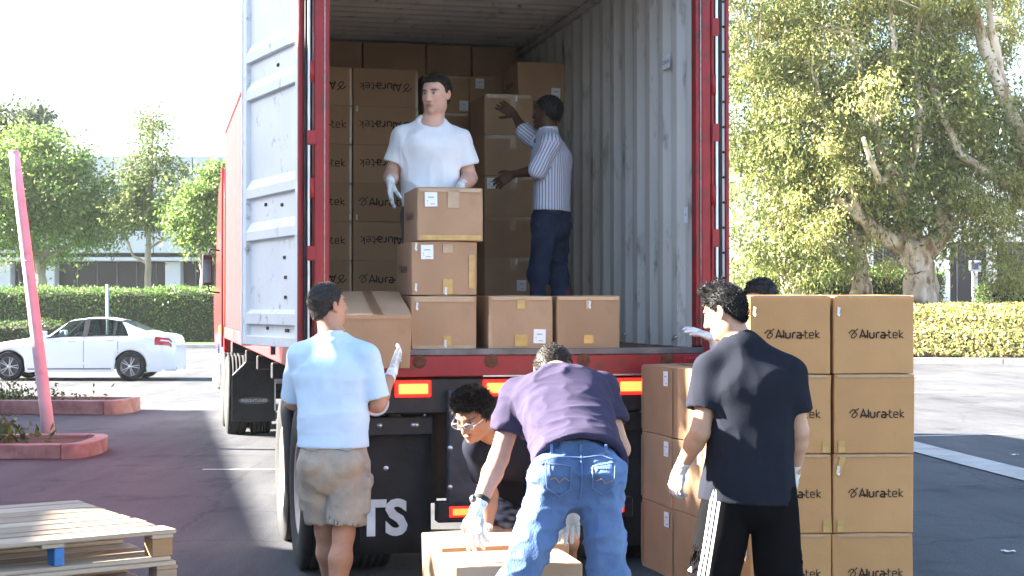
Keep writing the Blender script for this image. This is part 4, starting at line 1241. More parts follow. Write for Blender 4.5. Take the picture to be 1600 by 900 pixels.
# stacked wall of cartons at the back
ld = (BL, BW, BH)
GC = 'cartons stacked deep in the container'
for col, u0, cn in ((0, .14, 'leftmost column'), (1, .695, 'column right of the leftmost')):
    flips = [False, True, False, False, True, True, True] if col == 0 else [False, False, True, False, True, True, True]
    flips = [False, True, False, False, False, False, True] if col == 0 else [False, False, True, False, True, True, True]
    for r in range(7):
        carton('dim logo carton in the %s, %s from the top' % (cn, ORD[7 - r]), GC, ld, tw(u0 + BL / 2, 3.75 + BW / 2 + random.uniform(-.008, .008), FZ + r * BH), TH + random.uniform(-.006, .006),
               CARD[random.randint(0, 2)], logo=[('f', flips[r], random.uniform(-.01, .01), .165)], lscale=.045, spill=[('f', .25 if col == 0 else -.25, random.choice((.02, .28)))] if r % 2 else [], tape=[('f', .26, .15, .02, .3, TAPE)])
for col, u0, v0, top, cn, labs in ((2, 1.33, 4.0, 7, 'column behind the white-shirted man', {6: ('f', .15, .06), 5: ('f', -.1, .25)}),
                                   (3, 1.73, 4.0, 7, 'column right of his head', {6: ('f', -.11, .255)})):
    for r in range(3, top):
        carton('dim carton %s from the top in the %s' % (ORD[top - r], cn), GC, sd, tw(u0 + BW / 2, v0 + BL / 2, FZ + r * BH), TH + random.uniform(-.006, .006), CARD[random.randint(0, 2)],
               labels=[labs[r]] if r in labs else [], tape=[('f', 0, .30, .36, .02, TAPE)])
for r in range(0, 6):
    labs = {5: ('f', .12, .06), 3: ('f', -.14, .26), 1: ('f', .1, .1), 0: ('f', .1, .27), 2: None, 4: None}[r]
    carton('dim carton beside the striped shirt man, %s from the top of its column' % ORD[6 - r], GC, sd, tw(1.605 + BW / 2, 2.8 + BL / 2, FZ + r * BH), TH, CARD[random.randint(0, 2)], labels=[labs] if labs else [],
           tape=[('f', 0, .303, .36, .03, TAPE), ('f', .03, .25, .05, .08, TAPE)], spill=[('f', .05, .27)] if r in (1, 3, 5) else [])
for r in range(0, 7):
    labs = {6: ('f', .12, .07), 4: ('f', -.13, .2)}.get(r)
    carton('dim carton against the right container wall, %s from the top' % ORD[7 - r], GC, sd, tw(1.985 + BW / 2 - .02, 3.36 + BL / 2, FZ + r * BH) if r < 6 else tw(1.985 + BW / 2 - .03, 3.15 + BL / 2, FZ + r * BH), TH, CARD[random.randint(0, 2)],
           labels=[labs] if labs else [], logo=[('l', False, 0, .16)], soft=True)
for k, (u0, w, dm) in enumerate(((.30, 0, ld), (.86, 0, ld), (1.42, 0, sd), (1.83, 0, sd))):
    carton('%s carton from the left in the top row under the container roof' % ORD[k + 1], GC, dm, tw(u0 + dm[0] / 2, 4.36 + dm[1] / 2, FZ + 7 * BH), TH, CARD[2])
    carton('hidden carton under the %s one of the top row' % ORD[k + 1], GC, dm, tw(u0 + dm[0] / 2, 4.56 + dm[1] / 2, FZ + 6 * BH), TH, CARD[2])

# ------------------------------------------------------------------ pallets
WOOD = [M('pallet_wood_%d' % k, c, .85, var=.22, vscale=2.5, bump=.4, bscale=18, stretch=(.6, 9, 9), dark=tuple(x * .55 for x in c), dscale=2.5, dlow=.55, dhigh=.7)
        for k, c in enumerate(((.47, .375, .275), (.33, .25, .175), (.35, .215, .105), (.42, .335, .245)))]
BLUEP = M('blue_block', (.05, .18, .42), .7, var=.25, vscale=12)
def pallet(label, loc, rz, L=1.22, Wd=1.02, seed=1, group=None, blue=False, boards=7):
    rd = random.Random(seed)
    root = empty('pallet', loc, rz); tag(root, label, 'pallet', group)
    z = .0
    def board(x0, x1, y0, y1, z0, z1, mat, nm):
        q = MB(); q.box((x0, y0, z0), (x1, y1, z1)); o = q.build(nm, mat, root, bevel=.003); o.rotation_euler = (0, 0, rd.uniform(-.006, .006)); return o
    for k in range(3):
        y = -Wd / 2 + .05 + k * (Wd - .1) / 2
        board(-L / 2 + rd.uniform(-.01, .01), L / 2 + rd.uniform(-.01, .01), y - .05, y + .05, 0, .018, rd.choice(WOOD[:2]), 'bottom_board')
    for i, x in enumerate((-L / 2 + .05, -.02, L / 2 - .05)):
        for j in range(3):
            y = -Wd / 2 + .05 + j * (Wd - .1) / 2
            m_ = BLUEP if blue and i == 1 and j == 0 else rd.choice(WOOD[1:])
            board(x - .048 + (.052 if m_ is BLUEP else 0), x + .048, y - .045, y + .05, .019, .098, m_, 'block')
        board(x - .05, x + .05, -Wd / 2, Wd / 2, .099, .116, rd.choice(WOOD), 'stringer_board')
    wds = [w_ * (1.27 if Wd > 1.2 and boards == 8 else 1) for w_ in (.12, .08, .115, .09, .125, .10, .12, .085)][:boards]
    gap = (Wd - sum(wds)) / (len(wds) - 1); y = -Wd / 2
    for w in wds:
        board(-L / 2 + rd.uniform(-.015, .01), L / 2 + rd.uniform(-.012, .012), y, y + w, .117, .136, rd.choice((WOOD[0], WOOD[3], WOOD[1])), 'top_board')
        y += w + gap
    return root
GP = 'wooden pallets stacked at the lower left'
pz = R(35)
for k, nm in enumerate(('lowest', 'second', 'third', 'fourth')):
    pallet('%s wooden pallet%s of the stack at the lower left' % (nm, '' if k == 0 else ' from the ground'), (-2.315 + random.uniform(-.02, .03), 7.125 + random.uniform(-.02, .02), .137 * k), pz + random.uniform(-.02, .02), 1.05, 1.28, 3 + k, GP, boards=8)
pallet('top wooden pallet of the stack, with a blue block', (-2.315, 7.125, .548), pz, 1.05, 1.28, 15, GP, blue=True, boards=8)

# ------------------------------------------------------------------ carton load at the right
LX, LY = 1.2, 7.74
LA = R(4)
def lw(r, a, z, o=(LX, LY), an=LA):
    c_, s_ = math.cos(an), math.sin(an)
    return (o[0] + r * c_ - a * s_, o[1] + r * s_ + a * c_, z)
PW, PD, PH = .418, .50, .402
pd_ = (PW - .004, PD - .006, PH - .002)
root = pallet('wooden pallet under the tall carton load at the right', lw(.38, .72, 0), R(9), .90, 1.50, 9)
GR = 'cartons of the tall load at the right'
cols = ('left front column', 'right front column')
for c in range(2):
    for r in range(4):
        jx = random.uniform(-.006, .006) + (.008 if c else -.002) + (-.012 if r == 0 and c else 0)
        tp = [('f', .18 if c == 0 else -.17, .035, .035, .06, YTAPE)] if r in (1, 2) else []
        if r == 1 and c == 1: tp += [('f', -.17, .34, .03, .1, YTAPE, 'packing_tape', .3)]
        carton('logo carton in the %s of the load, %s from the top' % (cols[c], ORD[4 - r]), GR, pd_, lw(PW * (c + .5) + jx, PD / 2 + random.uniform(-.006, .006), .137 + r * PH), LA + random.uniform(-.008, .008),
               CARDO[(r + c) % 2], logo=[('f', False, .012, PH * .50)], tape=tp + [('f', 0, PH - .012, .38, .012, TAPE)], labels=[('l', .16, PH * .78)], spill=[('f', -.19, .3)] if r % 2 else [], lscale=.0293, top=('x', TAPE) if r == 3 else None)
for a_, nm in ((1, 'in the second row back'), (2, 'at the back corner')):
    for r in range(3):
        carton('carton with side label %s of the load, %s from the top' % (nm, ORD[3 - r]), GR, pd_, lw(PW / 2, PD * (a_ - .5), .137 + r * PH, (1.035, 8.235), R(15)), R(15) + random.uniform(-.01, .01), CARD[r % 3],
               labels=[('l', .17, PH * .82)], top=('y', TAPE) if r == 2 else None, tape=[('l', -.235, .2, .02, .36, TAPE)])
    if a_ == 1:
        for r in range(3):
            carton('hidden carton in the middle of the load, %s from the top' % ORD[3 - r], GR, pd_, lw(PW * 1.56, PD * 1.6, .137 + r * PH), R(8), CARD[1])

# ------------------------------------------------------------------ cartons the bent men are setting down
GS = 'cartons set down in front of the lorry'
pB = Vector((-.243, 6.49, 0)) + RU * (.56 / 2) + AU * (BW / 2)
carton('hidden flat carton under the front carton on the ground', GS, (.56, BW, .262), (pB.x, pB.y, 0), TH, CARD[1])
carton('sunlit carton in front, right under the glove of the jeans man', GS, (.56, BW, BH), (pB.x, pB.y, .264), TH, CARD[1])
pA = Vector((-.33, 6.93, 0)) + RU * .31 + AU * .26
carton('hidden carton under the wide carton behind', GS, (.60, .49, .27), (pA.x, pA.y, 0), TH, CARD[1])
carton('wide sunlit carton behind, at the knees of the crouching man', GS, (.60, .49, .325), (pA.x, pA.y, .272), TH, CARD[0])
# ------------------------------------------------------------------ white saloon and the cars behind the hedge
CARW = M('car_white', (.74, .76, .79), .25, var=.02, vscale=2, coat=.8, spec=.5)
def glass_mat(name, tint, mixf):
    m, t, b = nodes_of(name)
    b.inputs['Base Color'].default_value = (*tint, 1); b.inputs['Roughness'].default_value = .03
    tr_ = t.nodes.new('ShaderNodeBsdfTransparent'); tr_.inputs[0].default_value = (.62, .70, .70, 1)
    nz = t.nodes.new('ShaderNodeTexNoise'); nz.inputs['Scale'].default_value = 2
    mr = t.nodes.new('ShaderNodeMapRange'); mr.inputs[3].default_value = mixf - .05; mr.inputs[4].default_value = mixf + .05
    t.links.new(nz.outputs[0], mr.inputs[0])
    mx = t.nodes.new('ShaderNodeMixShader'); t.links.new(mr.outputs[0], mx.inputs[0])
    t.links.new(b.outputs[0], mx.inputs[1]); t.links.new(tr_.outputs[0], mx.inputs[2])
    t.links.new(mx.outputs[0], t.nodes['Material Output'].inputs[0])
    MATS[name] = m; return m
CGLASS = glass_mat('car_glass', (.02, .025, .03), .82)
CABIN = M('cabin_dark', (.03, .03, .033), .7, var=.2)
TRIMB = M('trim_black', (.02, .02, .022), .35, var=.2)
CHROME = M('chrome', (.7, .71, .73), .15, metal=1., var=.05)
ALLOY = M('alloy', (.55, .56, .58), .3, metal=.8, var=.08)
TAILR = M('tail_red', (.45, .01, .015), .15, var=.1, spec=.6)
TAILW = M('tail_clear', (.75, .72, .72), .15, var=.05, spec=.6)

def ip(x, pts):
    return float(np.interp(x, [p[0] for p in pts], [p[1] for p in pts]))
WB0, WB1, WR = .82, 3.58, .325          # front and rear wheel centres from the nose, tyre radius
L_CAR = 4.58
BELT = [(0, .62), (.12, .70), (.5, .80), (1.2, .90), (1.55, .945), (2.6, .955), (3.6, .985), (4.2, 1.0), (4.45, .96), (4.58, .80)]
DECK = [(0, .64), (.12, .72), (.5, .86), (1.0, .94), (1.42, 1.0), (1.9, 1.27), (2.2, 1.39), (2.6, 1.44), (3.0, 1.435), (3.4, 1.36), (3.75, 1.20), (4.05, 1.09), (4.38, 1.06), (4.5, 1.0), (4.58, .82)]
HALF = [(0, .55), (.1, .70), (.35, .80), (.8, .865), (1.6, .88), (3.2, .885), (3.9, .865), (4.3, .80), (4.5, .70), (4.58, .60)]
ROOFW = [(0, .5), (.3, .66), (1.42, .74), (1.9, .62), (2.4, .555), (3.2, .55), (3.7, .60), (4.05, .68), (4.5, .62), (4.58, .5)]
def sill_z(x):
    z = .20 if .3 < x < 4.3 else .24
    for wc in (WB0, WB1):
        r = WR + .05
        if abs(x - wc) < r: z = max(z, WR + math.sqrt(max(0, r * r - (x - wc) ** 2)))
    return z
def ring(x, off=0.):
    """Half section of the saloon at x (from the nose): (half width, height) from sill to roof middle."""
    h, zb, zd, wr = ip(x, HALF), ip(x, BELT), ip(x, DECK), ip(x, ROOFW)
    zs = min(sill_z(x), zb - .04)
    zm = zs + (zb - zs) * .55
    P_ = [(h * .955, zs), (h * .99, zs + (zm - zs) * .5), (h, zm), (h * .99, zb - (zb - zm) * .3), (h * .955, zb), (h * .93, zb + (zd - zb) * .12), (wr + (h * .93 - wr) * .35, zb + (zd - zb) * .62), (wr, zd - (zd - zb) * .06), (wr * .8, zd), (0, zd + .012)]
    return P_
def saloon():
    root = empty('parked_car', (0, 0, 0))
    xs = sorted(set(np.round(np.concatenate([np.linspace(0, L_CAR, 84), [WB0 - WR - .05, WB0 + WR + .05, WB1 - WR - .05, WB1 + WR + .05]]), 4)))
    m = MB(); k = 10
    side_win = lambda x0, x1: (x0 > 1.52 and x1 < 3.62)
    for x in xs:
        r_ = ring(x)
        for (w, z) in r_: m.v.append((x, -w, z))
        for (w, z) in r_: m.v.append((x, w, z))
    for i in range(len(xs) - 1):
        for s in (0, 1):
            for j in range(k - 1):
                a = i * 2 * k + s * k + j
                xm0, xm1 = xs[i], xs[i + 1]
                if j in (5, 6) and xm0 >= 1.62 and xm1 <= 3.56: continue           # side windows
                if j in (7, 8) and ((1.46 <= xm0 and xm1 <= 2.12) or (3.28 <= xm0 and xm1 <= 3.95)): continue   # screens
                q = (a, a + 2 * k, a + 2 * k + 1, a + 1)
                m.f.append(q if s == 0 else q[::-1]); m.sm.append(True)
    for e in (0, len(xs) - 1):
        b0 = e * 2 * k
        m.f.append(tuple(b0 + j for j in range(k)) + tuple(b0 + k + j for j in range(k - 1, -1, -1))); m.sm.append(False)
    body = m.build('body', CARW, root)
    def surf(x, t, s, off):
        r_ = ring(x); j = min(int(t), k - 2); f = t - j
        w = r_[j][0] * (1 - f) + r_[j + 1][0] * f; z = r_[j][1] * (1 - f) + r_[j + 1][1] * f
        dw = r_[j + 1][0] - r_[j][0]; dz = r_[j + 1][1] - r_[j][1]; l = math.hypot(dw, dz) + 1e-6
        return (x, s * (w + off * dz / l), z - off * dw / l)
    def patch_(name, xa, xb, ta, tb, s, mat, par, off=.004, nx=8, nt=5, clip=None):
        q = MB()
        for i in range(nx + 1):
            for j in range(nt + 1):
                t = ta + (tb - ta) * j / nt; f = i / nx
                x0 = xa if not callable(xa) else xa(j / nt); x1 = xb if not callable(xb) else xb(j / nt)
                q.v.append(surf(x0 + (x1 - x0) * f, t, s, off))
        for i in range(nx):
            for j in range(nt):
                a = i * (nt + 1) + j; q.f.append((a, a + nt + 1, a + nt + 2, a + 1)); q.sm.append(True)
        return q.build(name, mat, par)
    for s in (-1, 1):
        # glass with raked ends, dark pillars between
        patch_('side_window', lambda f: 1.66 + .46 * f, lambda f: 2.50, 5.02, 6.98, s, CGLASS, root, -.004)
        patch_('side_window', 2.60, 3.18, 5.02, 6.98, s, CGLASS, root, -.004)
        patch_('quarter_window', 3.23, lambda f: 3.56 - .22 * f, 5.02, 6.98, s, CGLASS, root, -.004)
        patch_('pillar', 2.49, 2.61, 5.0, 7.0, s, TRIMB, root, .002, 2)
        patch_('pillar', 3.17, 3.235, 5.0, 7.0, s, TRIMB, root, .002, 2)
        patch_('pillar', lambda f: 1.58 + .50 * f, lambda f: 1.67 + .46 * f, 5.0, 7.0, s, CARW, root, .002, 2)
        patch_('pillar', lambda f: 3.55 - .22 * f, lambda f: 3.62 + .0 * f, 5.0, 7.0, s, CARW, root, .002, 3)
        patch_('window_trim', 1.6, 3.58, 4.86, 5.04, s, TRIMB, root, .006, 16, 1)
        patch_('window_trim', 2.06, 3.38, 6.94, 7.12, s, TRIMB, root, .006, 16, 1)
        for x in (1.42, 2.52, 3.30):
            patch_('door_gap', x, x + .012, .4, 4.8, s, M('gap', (.12, .12, .13), .7), root, .003, 1)
        patch_('sill_line', 1.25, 3.15, .28, .42, s, M('gap', (.12, .12, .13), .7), root, .003, 10, 1)
        patch_('crease', 1.0, 4.1, 3.55, 3.62, s, M('crease_grey', (.5, .52, .55), .4), root, .003, 16, 1)
        for x in (2.25, 3.12):
            p = surf(x, 3.6, s, .02); q = MB(); q.box((p[0] - .1, p[1] - .015, p[2] - .014), (p[0] + .1, p[1] + .015, p[2] + .014)); q.build('door_handle', CARW, root, bevel=.01, seg=2)
        p = surf(1.62, 4.9, s, .07); q = MB(); q.box((p[0] - .09, p[1] - .09, p[2] - .01), (p[0] + .07, p[1] + .09, p[2] + .12)); q.build('wing_mirror', CARW, root, bevel=.035, seg=3)
        patch_('tail_light', lambda f: 4.13 - .12 * f * 0, lambda f: 4.50, 2.7, 4.15, s, TAILR, root, .006, 6, 4)
        patch_('tail_light_band', 4.26, 4.50, 3.2, 3.5, s, TAILW, root, .010, 4, 1)
        patch_('headlight', .05, .5, 3.0, 4.2, s, TAILW, root, .006, 6, 3)
        for wc in (WB0, WB1):
            ar = MB()
            for i in range(25):
                a = math.pi * i / 24
                for rr, oo in ((WR + .05, .0), (WR + .012, -.05)):
                    ar.v.append((wc + rr * math.cos(a), s * (ip(wc, HALF) * .985 + oo * 1.), WR + rr * math.sin(a)))
            for i in range(24):
                a = 2 * i; ar.f.append((a, a + 2, a + 3, a + 1)); ar.sm.append(True)
            ar.build('wheel_arch', TRIMB, root)
            q = MB(); q.lathe([(WR * .70, -.10), (WR * .92, -.11), (WR, -.085), (WR, .085), (WR * .92, .11), (WR * .70, .10)], (0, 0, 0), 'y', n=36)
            w = q.build('wheel', TYRE, root, fix=False); w.location = (wc, s * (ip(wc, HALF) - .115), WR)
            q = MB(); q.lathe([(WR * .71, .10 * s), (WR * .70, .075 * s), (WR * .64, .06 * s), (WR * .64, -.06 * s)], (0, 0, 0), 'y', n=36)
            for n_ in range(5):
                for e in (-.13, .13):
                    a = 2 * math.pi * n_ / 5 + e
                    q.bar((.03 * math.cos(a), .075 * s, .03 * math.sin(a)), (WR * .67 * math.cos(a + e * .3), .085 * s, WR * .67 * math.sin(a + e * .3)), .02, .026, up=(0, 1, 0))
            q.lathe([(0, .09 * s), (.035, .088 * s), (.05, .07 * s)], (0, 0, 0), 'y', n=16)
            q.build('rim', ALLOY, w, fix=False)
            q = MB(); q.lathe([(0, .0), (WR * .62, .0)], (0, .02 * s, 0), 'y', n=20); q.build('brake_disc', M('brake', (.10, .10, .10), .5, metal=.6), w, fix=False)
    # screens, bonnet line, boot badge, exhaust, interior
    def screen(name, x0, x1):
        q = MB(); n_ = 6
        for i in range(n_ + 1):
            x = x0 + (x1 - x0) * i / n_; wr, zd = ip(x, ROOFW), ip(x, DECK)
            for f in (-1, -.8, -.4, 0, .4, .8, 1): q.v.append((x, f * wr, zd + .012 - .02 * abs(f) ** 3 - .006))
        for i in range(n_):
            for j in range(6):
                a = i * 7 + j; q.f.append((a, a + 7, a + 8, a + 1)); q.sm.append(True)
        q.build(name, CGLASS, root)
    screen('windscreen', 1.44, 2.14); screen('rear_window', 3.26, 3.97)
    q = MB(); q.box((1.3, -.72, .5), (4.0, .72, .62)); q.build('cabin_floor', CABIN, root)
    for x in (2.15, 3.05):
        for y in (-.38, .38):
            q = MB(); q.hexa([(x - .05, y - .24, .62), (x + .12, y - .24, .62), (x + .12, y + .24, .62), (x - .05, y + .24, .62), (x + .12, y - .22, 1.08), (x + .24, y - .22, 1.08), (x + .24, y + .22, 1.08), (x + .12, y + .22, 1.08)])
            st = q.build('seat', CABIN, root, bevel=.03, seg=2)
            q = MB(); q.box((x + .15, y - .12, 1.11), (x + .24, y + .12, 1.25)); q.build('headrest', CABIN, st, bevel=.03, seg=2)
    q = MB(); q.lathe([(.32 * .5, -.01), (.17, 0), (.16, .01)], (1.75, -.36, .95), 'x', n=16); q.build('steering_wheel', CABIN, root)
    q = MB(); q.box((4.36, -.55, .24), (4.555, .55, .36)); q.build('rear_valance', TRIMB, root, bevel=.03, seg=2)
    for y in (-.52, .52):
        q = MB(); q.tube([(4.3, y, .27), (4.58, y, .27)], [.045, .045], n=12); q.build('exhaust', CHROME, root)
    return root
car = saloon()
tag(car, 'white saloon car parked side-on behind the leaning pink pole', 'car')
cs = 4.58
xr = (278 - 800) * 35.6 / 2400
car.location = (xr - cs * math.cos(R(1.0)), 35.9, 0); car.rotation_euler = (0, 0, R(1.0))

def roof_car(label, px, d, zbase, rz, col):
    o = copy_tree(car); o.location = (*at(px, 480, d).xy, zbase); o.rotation_euler = (0, 0, rz)
    tag(o, label, 'car', 'cars parked beyond the hedges')
    if col:
        for c in o.children:
            if c.name.startswith('body') or c.name.startswith('pillar'):
                c.data = c.data.copy(); c.data.materials[0] = col
    return o
roof_car('pale car whose roof shows over the hedge beside the pole', 70, 84, 1.25, R(3), None)
roof_car('car roof glimpsed over the hedge right of the thin post', 172, 84, 1.0, R(2), None)
roof_car('car roof over the hedge next to the lorry mirror', 275, 85, 1.0, R(2), M('car_silver', (.5, .52, .55), .3, metal=.4, var=.03, coat=.6))
roof_car('dark car parked behind the right trees', 1195, 70, 1.75, R(2), M('car_dark', (.02, .022, .03), .25, var=.05, coat=.8))
# ------------------------------------------------------------------ people: smooth bodies grown from implicit shapes
_T = np.random.default_rng(3).random((32, 32, 32)).astype(np.float32)
def vnoise(P):
    """Smooth 3D value noise in 0..1 at points P (n,3)."""
    i = np.floor(P).astype(int); f = P - i; f = f * f * (3 - 2 * f)
    i &= 31; j = (i + 1) & 31
    x0, y0, z0 = i.T; x1, y1, z1 = j.T; fx, fy, fz = f.T
    c00 = _T[x0, y0, z0] * (1 - fx) + _T[x1, y0, z0] * fx; c10 = _T[x0, y1, z0] * (1 - fx) + _T[x1, y1, z0] * fx
    c01 = _T[x0, y0, z1] * (1 - fx) + _T[x1, y0, z1] * fx; c11 = _T[x0, y1, z1] * (1 - fx) + _T[x1, y1, z1] * fx
    return (c00 * (1 - fy) + c10 * fy) * (1 - fz) + (c01 * (1 - fy) + c11 * fy) * fz

A3 = lambda *a: np.array(a, dtype=float)
def nrm(v):
    v = np.asarray(v, float); return v / (np.linalg.norm(v) + 1e-12)

def cone(a, b, ra, rb, flat=False):
    """Tapered limb; flat cuts it square at b."""
    a, b = np.asarray(a, float), np.asarray(b, float); ba = b - a; L2 = ba @ ba; ax = ba / math.sqrt(L2 + 1e-12); r = max(ra, rb)
    def fn(X, Y, Z):
        x, y, z = X - a[0], Y - a[1], Z - a[2]
        tt = (x * ba[0] + y * ba[1] + z * ba[2]) / L2; t = np.clip(tt, 0, 1)
        d = np.sqrt((x - t * ba[0]) ** 2 + (y - t * ba[1]) ** 2 + (z - t * ba[2]) ** 2) - (ra + (rb - ra) * t)
        if flat: d = np.maximum(d, (tt - 1) * math.sqrt(L2))
        return d
    return np.minimum(a, b) - r, np.maximum(a, b) + r, fn

def ec(a, b, ra, rb, side, flat=False, flata=False):
    """Limb or trunk of oval section: ra, rb = (half width along side, half depth)."""
    a, b = np.asarray(a, float), np.asarray(b, float); ba = b - a; L = math.sqrt(ba @ ba); ax = ba / L
    s = np.asarray(side, float); s = nrm(s - ax * (s @ ax)); f = np.cross(ax, s); r = max(*ra, *rb)
    def fn(X, Y, Z):
        x, y, z = X - a[0], Y - a[1], Z - a[2]
        tt = (x * ax[0] + y * ax[1] + z * ax[2]) / L; t = np.clip(tt, 0, 1)
        qs = x * s[0] + y * s[1] + z * s[2]; qf = x * f[0] + y * f[1] + z * f[2]; qa = (tt - t) * L
        rx = ra[0] + (rb[0] - ra[0]) * t; ry = ra[1] + (rb[1] - ra[1]) * t; m = np.minimum(rx, ry)
        k0 = np.sqrt((qs / rx) ** 2 + (qf / ry) ** 2 + (qa / m) ** 2)
        k1 = np.sqrt((qs / rx ** 2) ** 2 + (qf / ry ** 2) ** 2 + (qa / m ** 2) ** 2) + 1e-9
        d = np.where(k0 < .3, (k0 - 1) * m, k0 * (k0 - 1) / k1)
        if flat: d = np.maximum(d, (tt - 1) * L)
        if flata: d = np.maximum(d, -tt * L)
        return d
    return np.minimum(a, b) - r, np.maximum(a, b) + r, fn

def ell(c, r, Rm=None):
    c = np.asarray(c, float); r = np.asarray(r, float); Rm = np.eye(3) if Rm is None else Rm; mx = r.max()
    def fn(X, Y, Z):
        x, y, z = X - c[0], Y - c[1], Z - c[2]
        p = [x * Rm[0, i] + y * Rm[1, i] + z * Rm[2, i] for i in range(3)]
        k0 = np.sqrt(sum((p[i] / r[i]) ** 2 for i in range(3))); k1 = np.sqrt(sum((p[i] / r[i] ** 2) ** 2 for i in range(3))) + 1e-9
        return np.where(k0 < .2, (k0 - 1) * r.min(), k0 * (k0 - 1) / k1)
    return c - mx, c + mx, fn

def rbox(c, h, Rm=None, rad=.01):
    c = np.asarray(c, float); h = np.asarray(h, float) - rad; Rm = np.eye(3) if Rm is None else Rm; mx = np.linalg.norm(h) + rad
    def fn(X, Y, Z):
        x, y, z = X - c[0], Y - c[1], Z - c[2]
        q = [np.abs(x * Rm[0, i] + y * Rm[1, i] + z * Rm[2, i]) - h[i] for i in range(3)]
        return np.sqrt(sum(np.maximum(v, 0) ** 2 for v in q)) + np.minimum(np.maximum(np.maximum(q[0], q[1]), q[2]), 0) - rad
    return c - mx, c + mx, fn

class Field:
    def __init__(s, prims, h, fine=None, pad=.03):
        """Sampling grid round the given shapes; fine = (lo, hi, step) samples one region more closely."""
        lo = np.min([p[0] for p in prims], 0) - pad; hi = np.max([p[1] for p in prims], 0) + pad
        s.ax = []
        for i in range(3):
            if fine is None: a = np.arange(lo[i], hi[i] + h, h)
            else:
                f0, f1, st = fine[0][i], fine[1][i], fine[2]
                a = np.concatenate([np.arange(lo[i], f0, h), np.arange(max(lo[i], f0), min(f1, hi[i]), st), np.arange(max(lo[i], f1), hi[i] + h, h)])
            s.ax.append(np.unique(np.round(a, 5)))
        s.f = np.full([len(a) for a in s.ax], .4, dtype=np.float32)
    def _sl(s, lo, hi, pad):
        sl = []
        for i in range(3):
            a = max(0, np.searchsorted(s.ax[i], lo[i] - pad) - 1); b = min(len(s.ax[i]), np.searchsorted(s.ax[i], hi[i] + pad) + 1); sl.append(slice(a, b))
        X, Y, Z = s.ax[0][sl[0]][:, None, None], s.ax[1][sl[1]][None, :, None], s.ax[2][sl[2]][None, None, :]
        return tuple(sl), X, Y, Z
    def add(s, p, k=.015):
        sl, X, Y, Z = s._sl(p[0], p[1], k + .03); d = p[2](X, Y, Z); c = s.f[sl]
        if c.size == 0: return s
        h = np.maximum(k - np.abs(c - d), 0) / k
        s.f[sl] = np.minimum(c, d) - h * h * k * .25; return s
    def sub(s, p, k=.006):
        sl, X, Y, Z = s._sl(p[0], p[1], k + .03); d = -p[2](X, Y, Z); c = s.f[sl]
        if c.size == 0: return s
        h = np.maximum(k - np.abs(c - d), 0) / k
        s.f[sl] = np.maximum(c, d) + h * h * k * .25; return s
    def cut(s, fn):
        """Keep only where fn(X,Y,Z) < 0."""
        X, Y, Z = s.ax[0][:, None, None], s.ax[1][None, :, None], s.ax[2][None, None, :]
        s.f = np.maximum(s.f, fn(X, Y, Z).astype(np.float32)); return s
    def mesh(s):
        f = s.f; sg = f < 0
        c = sum(sg[i:f.shape[0] - 1 + i, j:f.shape[1] - 1 + j, k:f.shape[2] - 1 + k].astype(np.int8) for i in (0, 1) for j in (0, 1) for k in (0, 1))
        act = (c > 0) & (c < 8)
        I, J, K = np.nonzero(act); n = len(I)
        ids = np.full(act.shape, -1, np.int32); ids[I, J, K] = np.arange(n)
        cn = [(i, j, k) for i in (0, 1) for j in (0, 1) for k in (0, 1)]
        val = {q: f[I + q[0], J + q[1], K + q[2]] for q in cn}
        pos = {q: np.stack([s.ax[0][I + q[0]], s.ax[1][J + q[1]], s.ax[2][K + q[2]]], 1) for q in cn}
        acc = np.zeros((n, 3)); cnt = np.zeros(n)
        for q in cn:
            for a in range(3):
                if q[a] == 0:
                    r = list(q); r[a] = 1; r = tuple(r)
                    v0, v1 = val[q], val[r]; m = (v0 < 0) != (v1 < 0)
                    t = np.where(m, v0 / np.where(m, v0 - v1, 1), 0)[:, None]
                    acc += (pos[q] + (pos[r] - pos[q]) * t) * m[:, None]; cnt += m
        V = acc / cnt[:, None]
        F = []
        for a in range(3):
            b, d = (a + 1) % 3, (a + 2) % 3
            s0 = [slice(None)] * 3; s1 = [slice(None)] * 3; s0[a] = slice(0, -1); s1[a] = slice(1, None)
            g0, g1 = sg[tuple(s0)], sg[tuple(s1)]
            e = np.array(np.nonzero(g0 != g1))
            ok = (e[b] > 0) & (e[b] < f.shape[b] - 1) & (e[d] > 0) & (e[d] < f.shape[d] - 1); e = e[:, ok]
            up = g0[tuple(e)]
            def cell(db, dd):
                q = [x.copy() for x in e]; q[b] = q[b] + db; q[d] = q[d] + dd; return ids[q[0], q[1], q[2]]
            Q = np.stack([cell(-1, -1), cell(0, -1), cell(0, 0), cell(-1, 0)], 1)
            Q[~up] = Q[~up][:, ::-1]
            F.append(Q)
        F = np.concatenate(F); F = F[(F >= 0).all(1)]
        return V, F

def vnormals(V, F):
    N = np.zeros_like(V); n = np.cross(V[F[:, 2]] - V[F[:, 0]], V[F[:, 3]] - V[F[:, 1]])
    for k in range(4): np.add.at(N, F[:, k], n)
    return unit(N)

def relax(V, F, it=1, lam=.5):
    for _ in range(it):
        S = np.zeros_like(V); c = np.zeros(len(V))
        for k in range(4):
            a, b = F[:, k], F[:, (k + 1) % 4]
            np.add.at(S, a, V[b]); np.add.at(c, a, 1); np.add.at(S, b, V[a]); np.add.at(c, b, 1)
        V = V * (1 - lam) + lam * S / np.maximum(c, 1)[:, None]
    return V

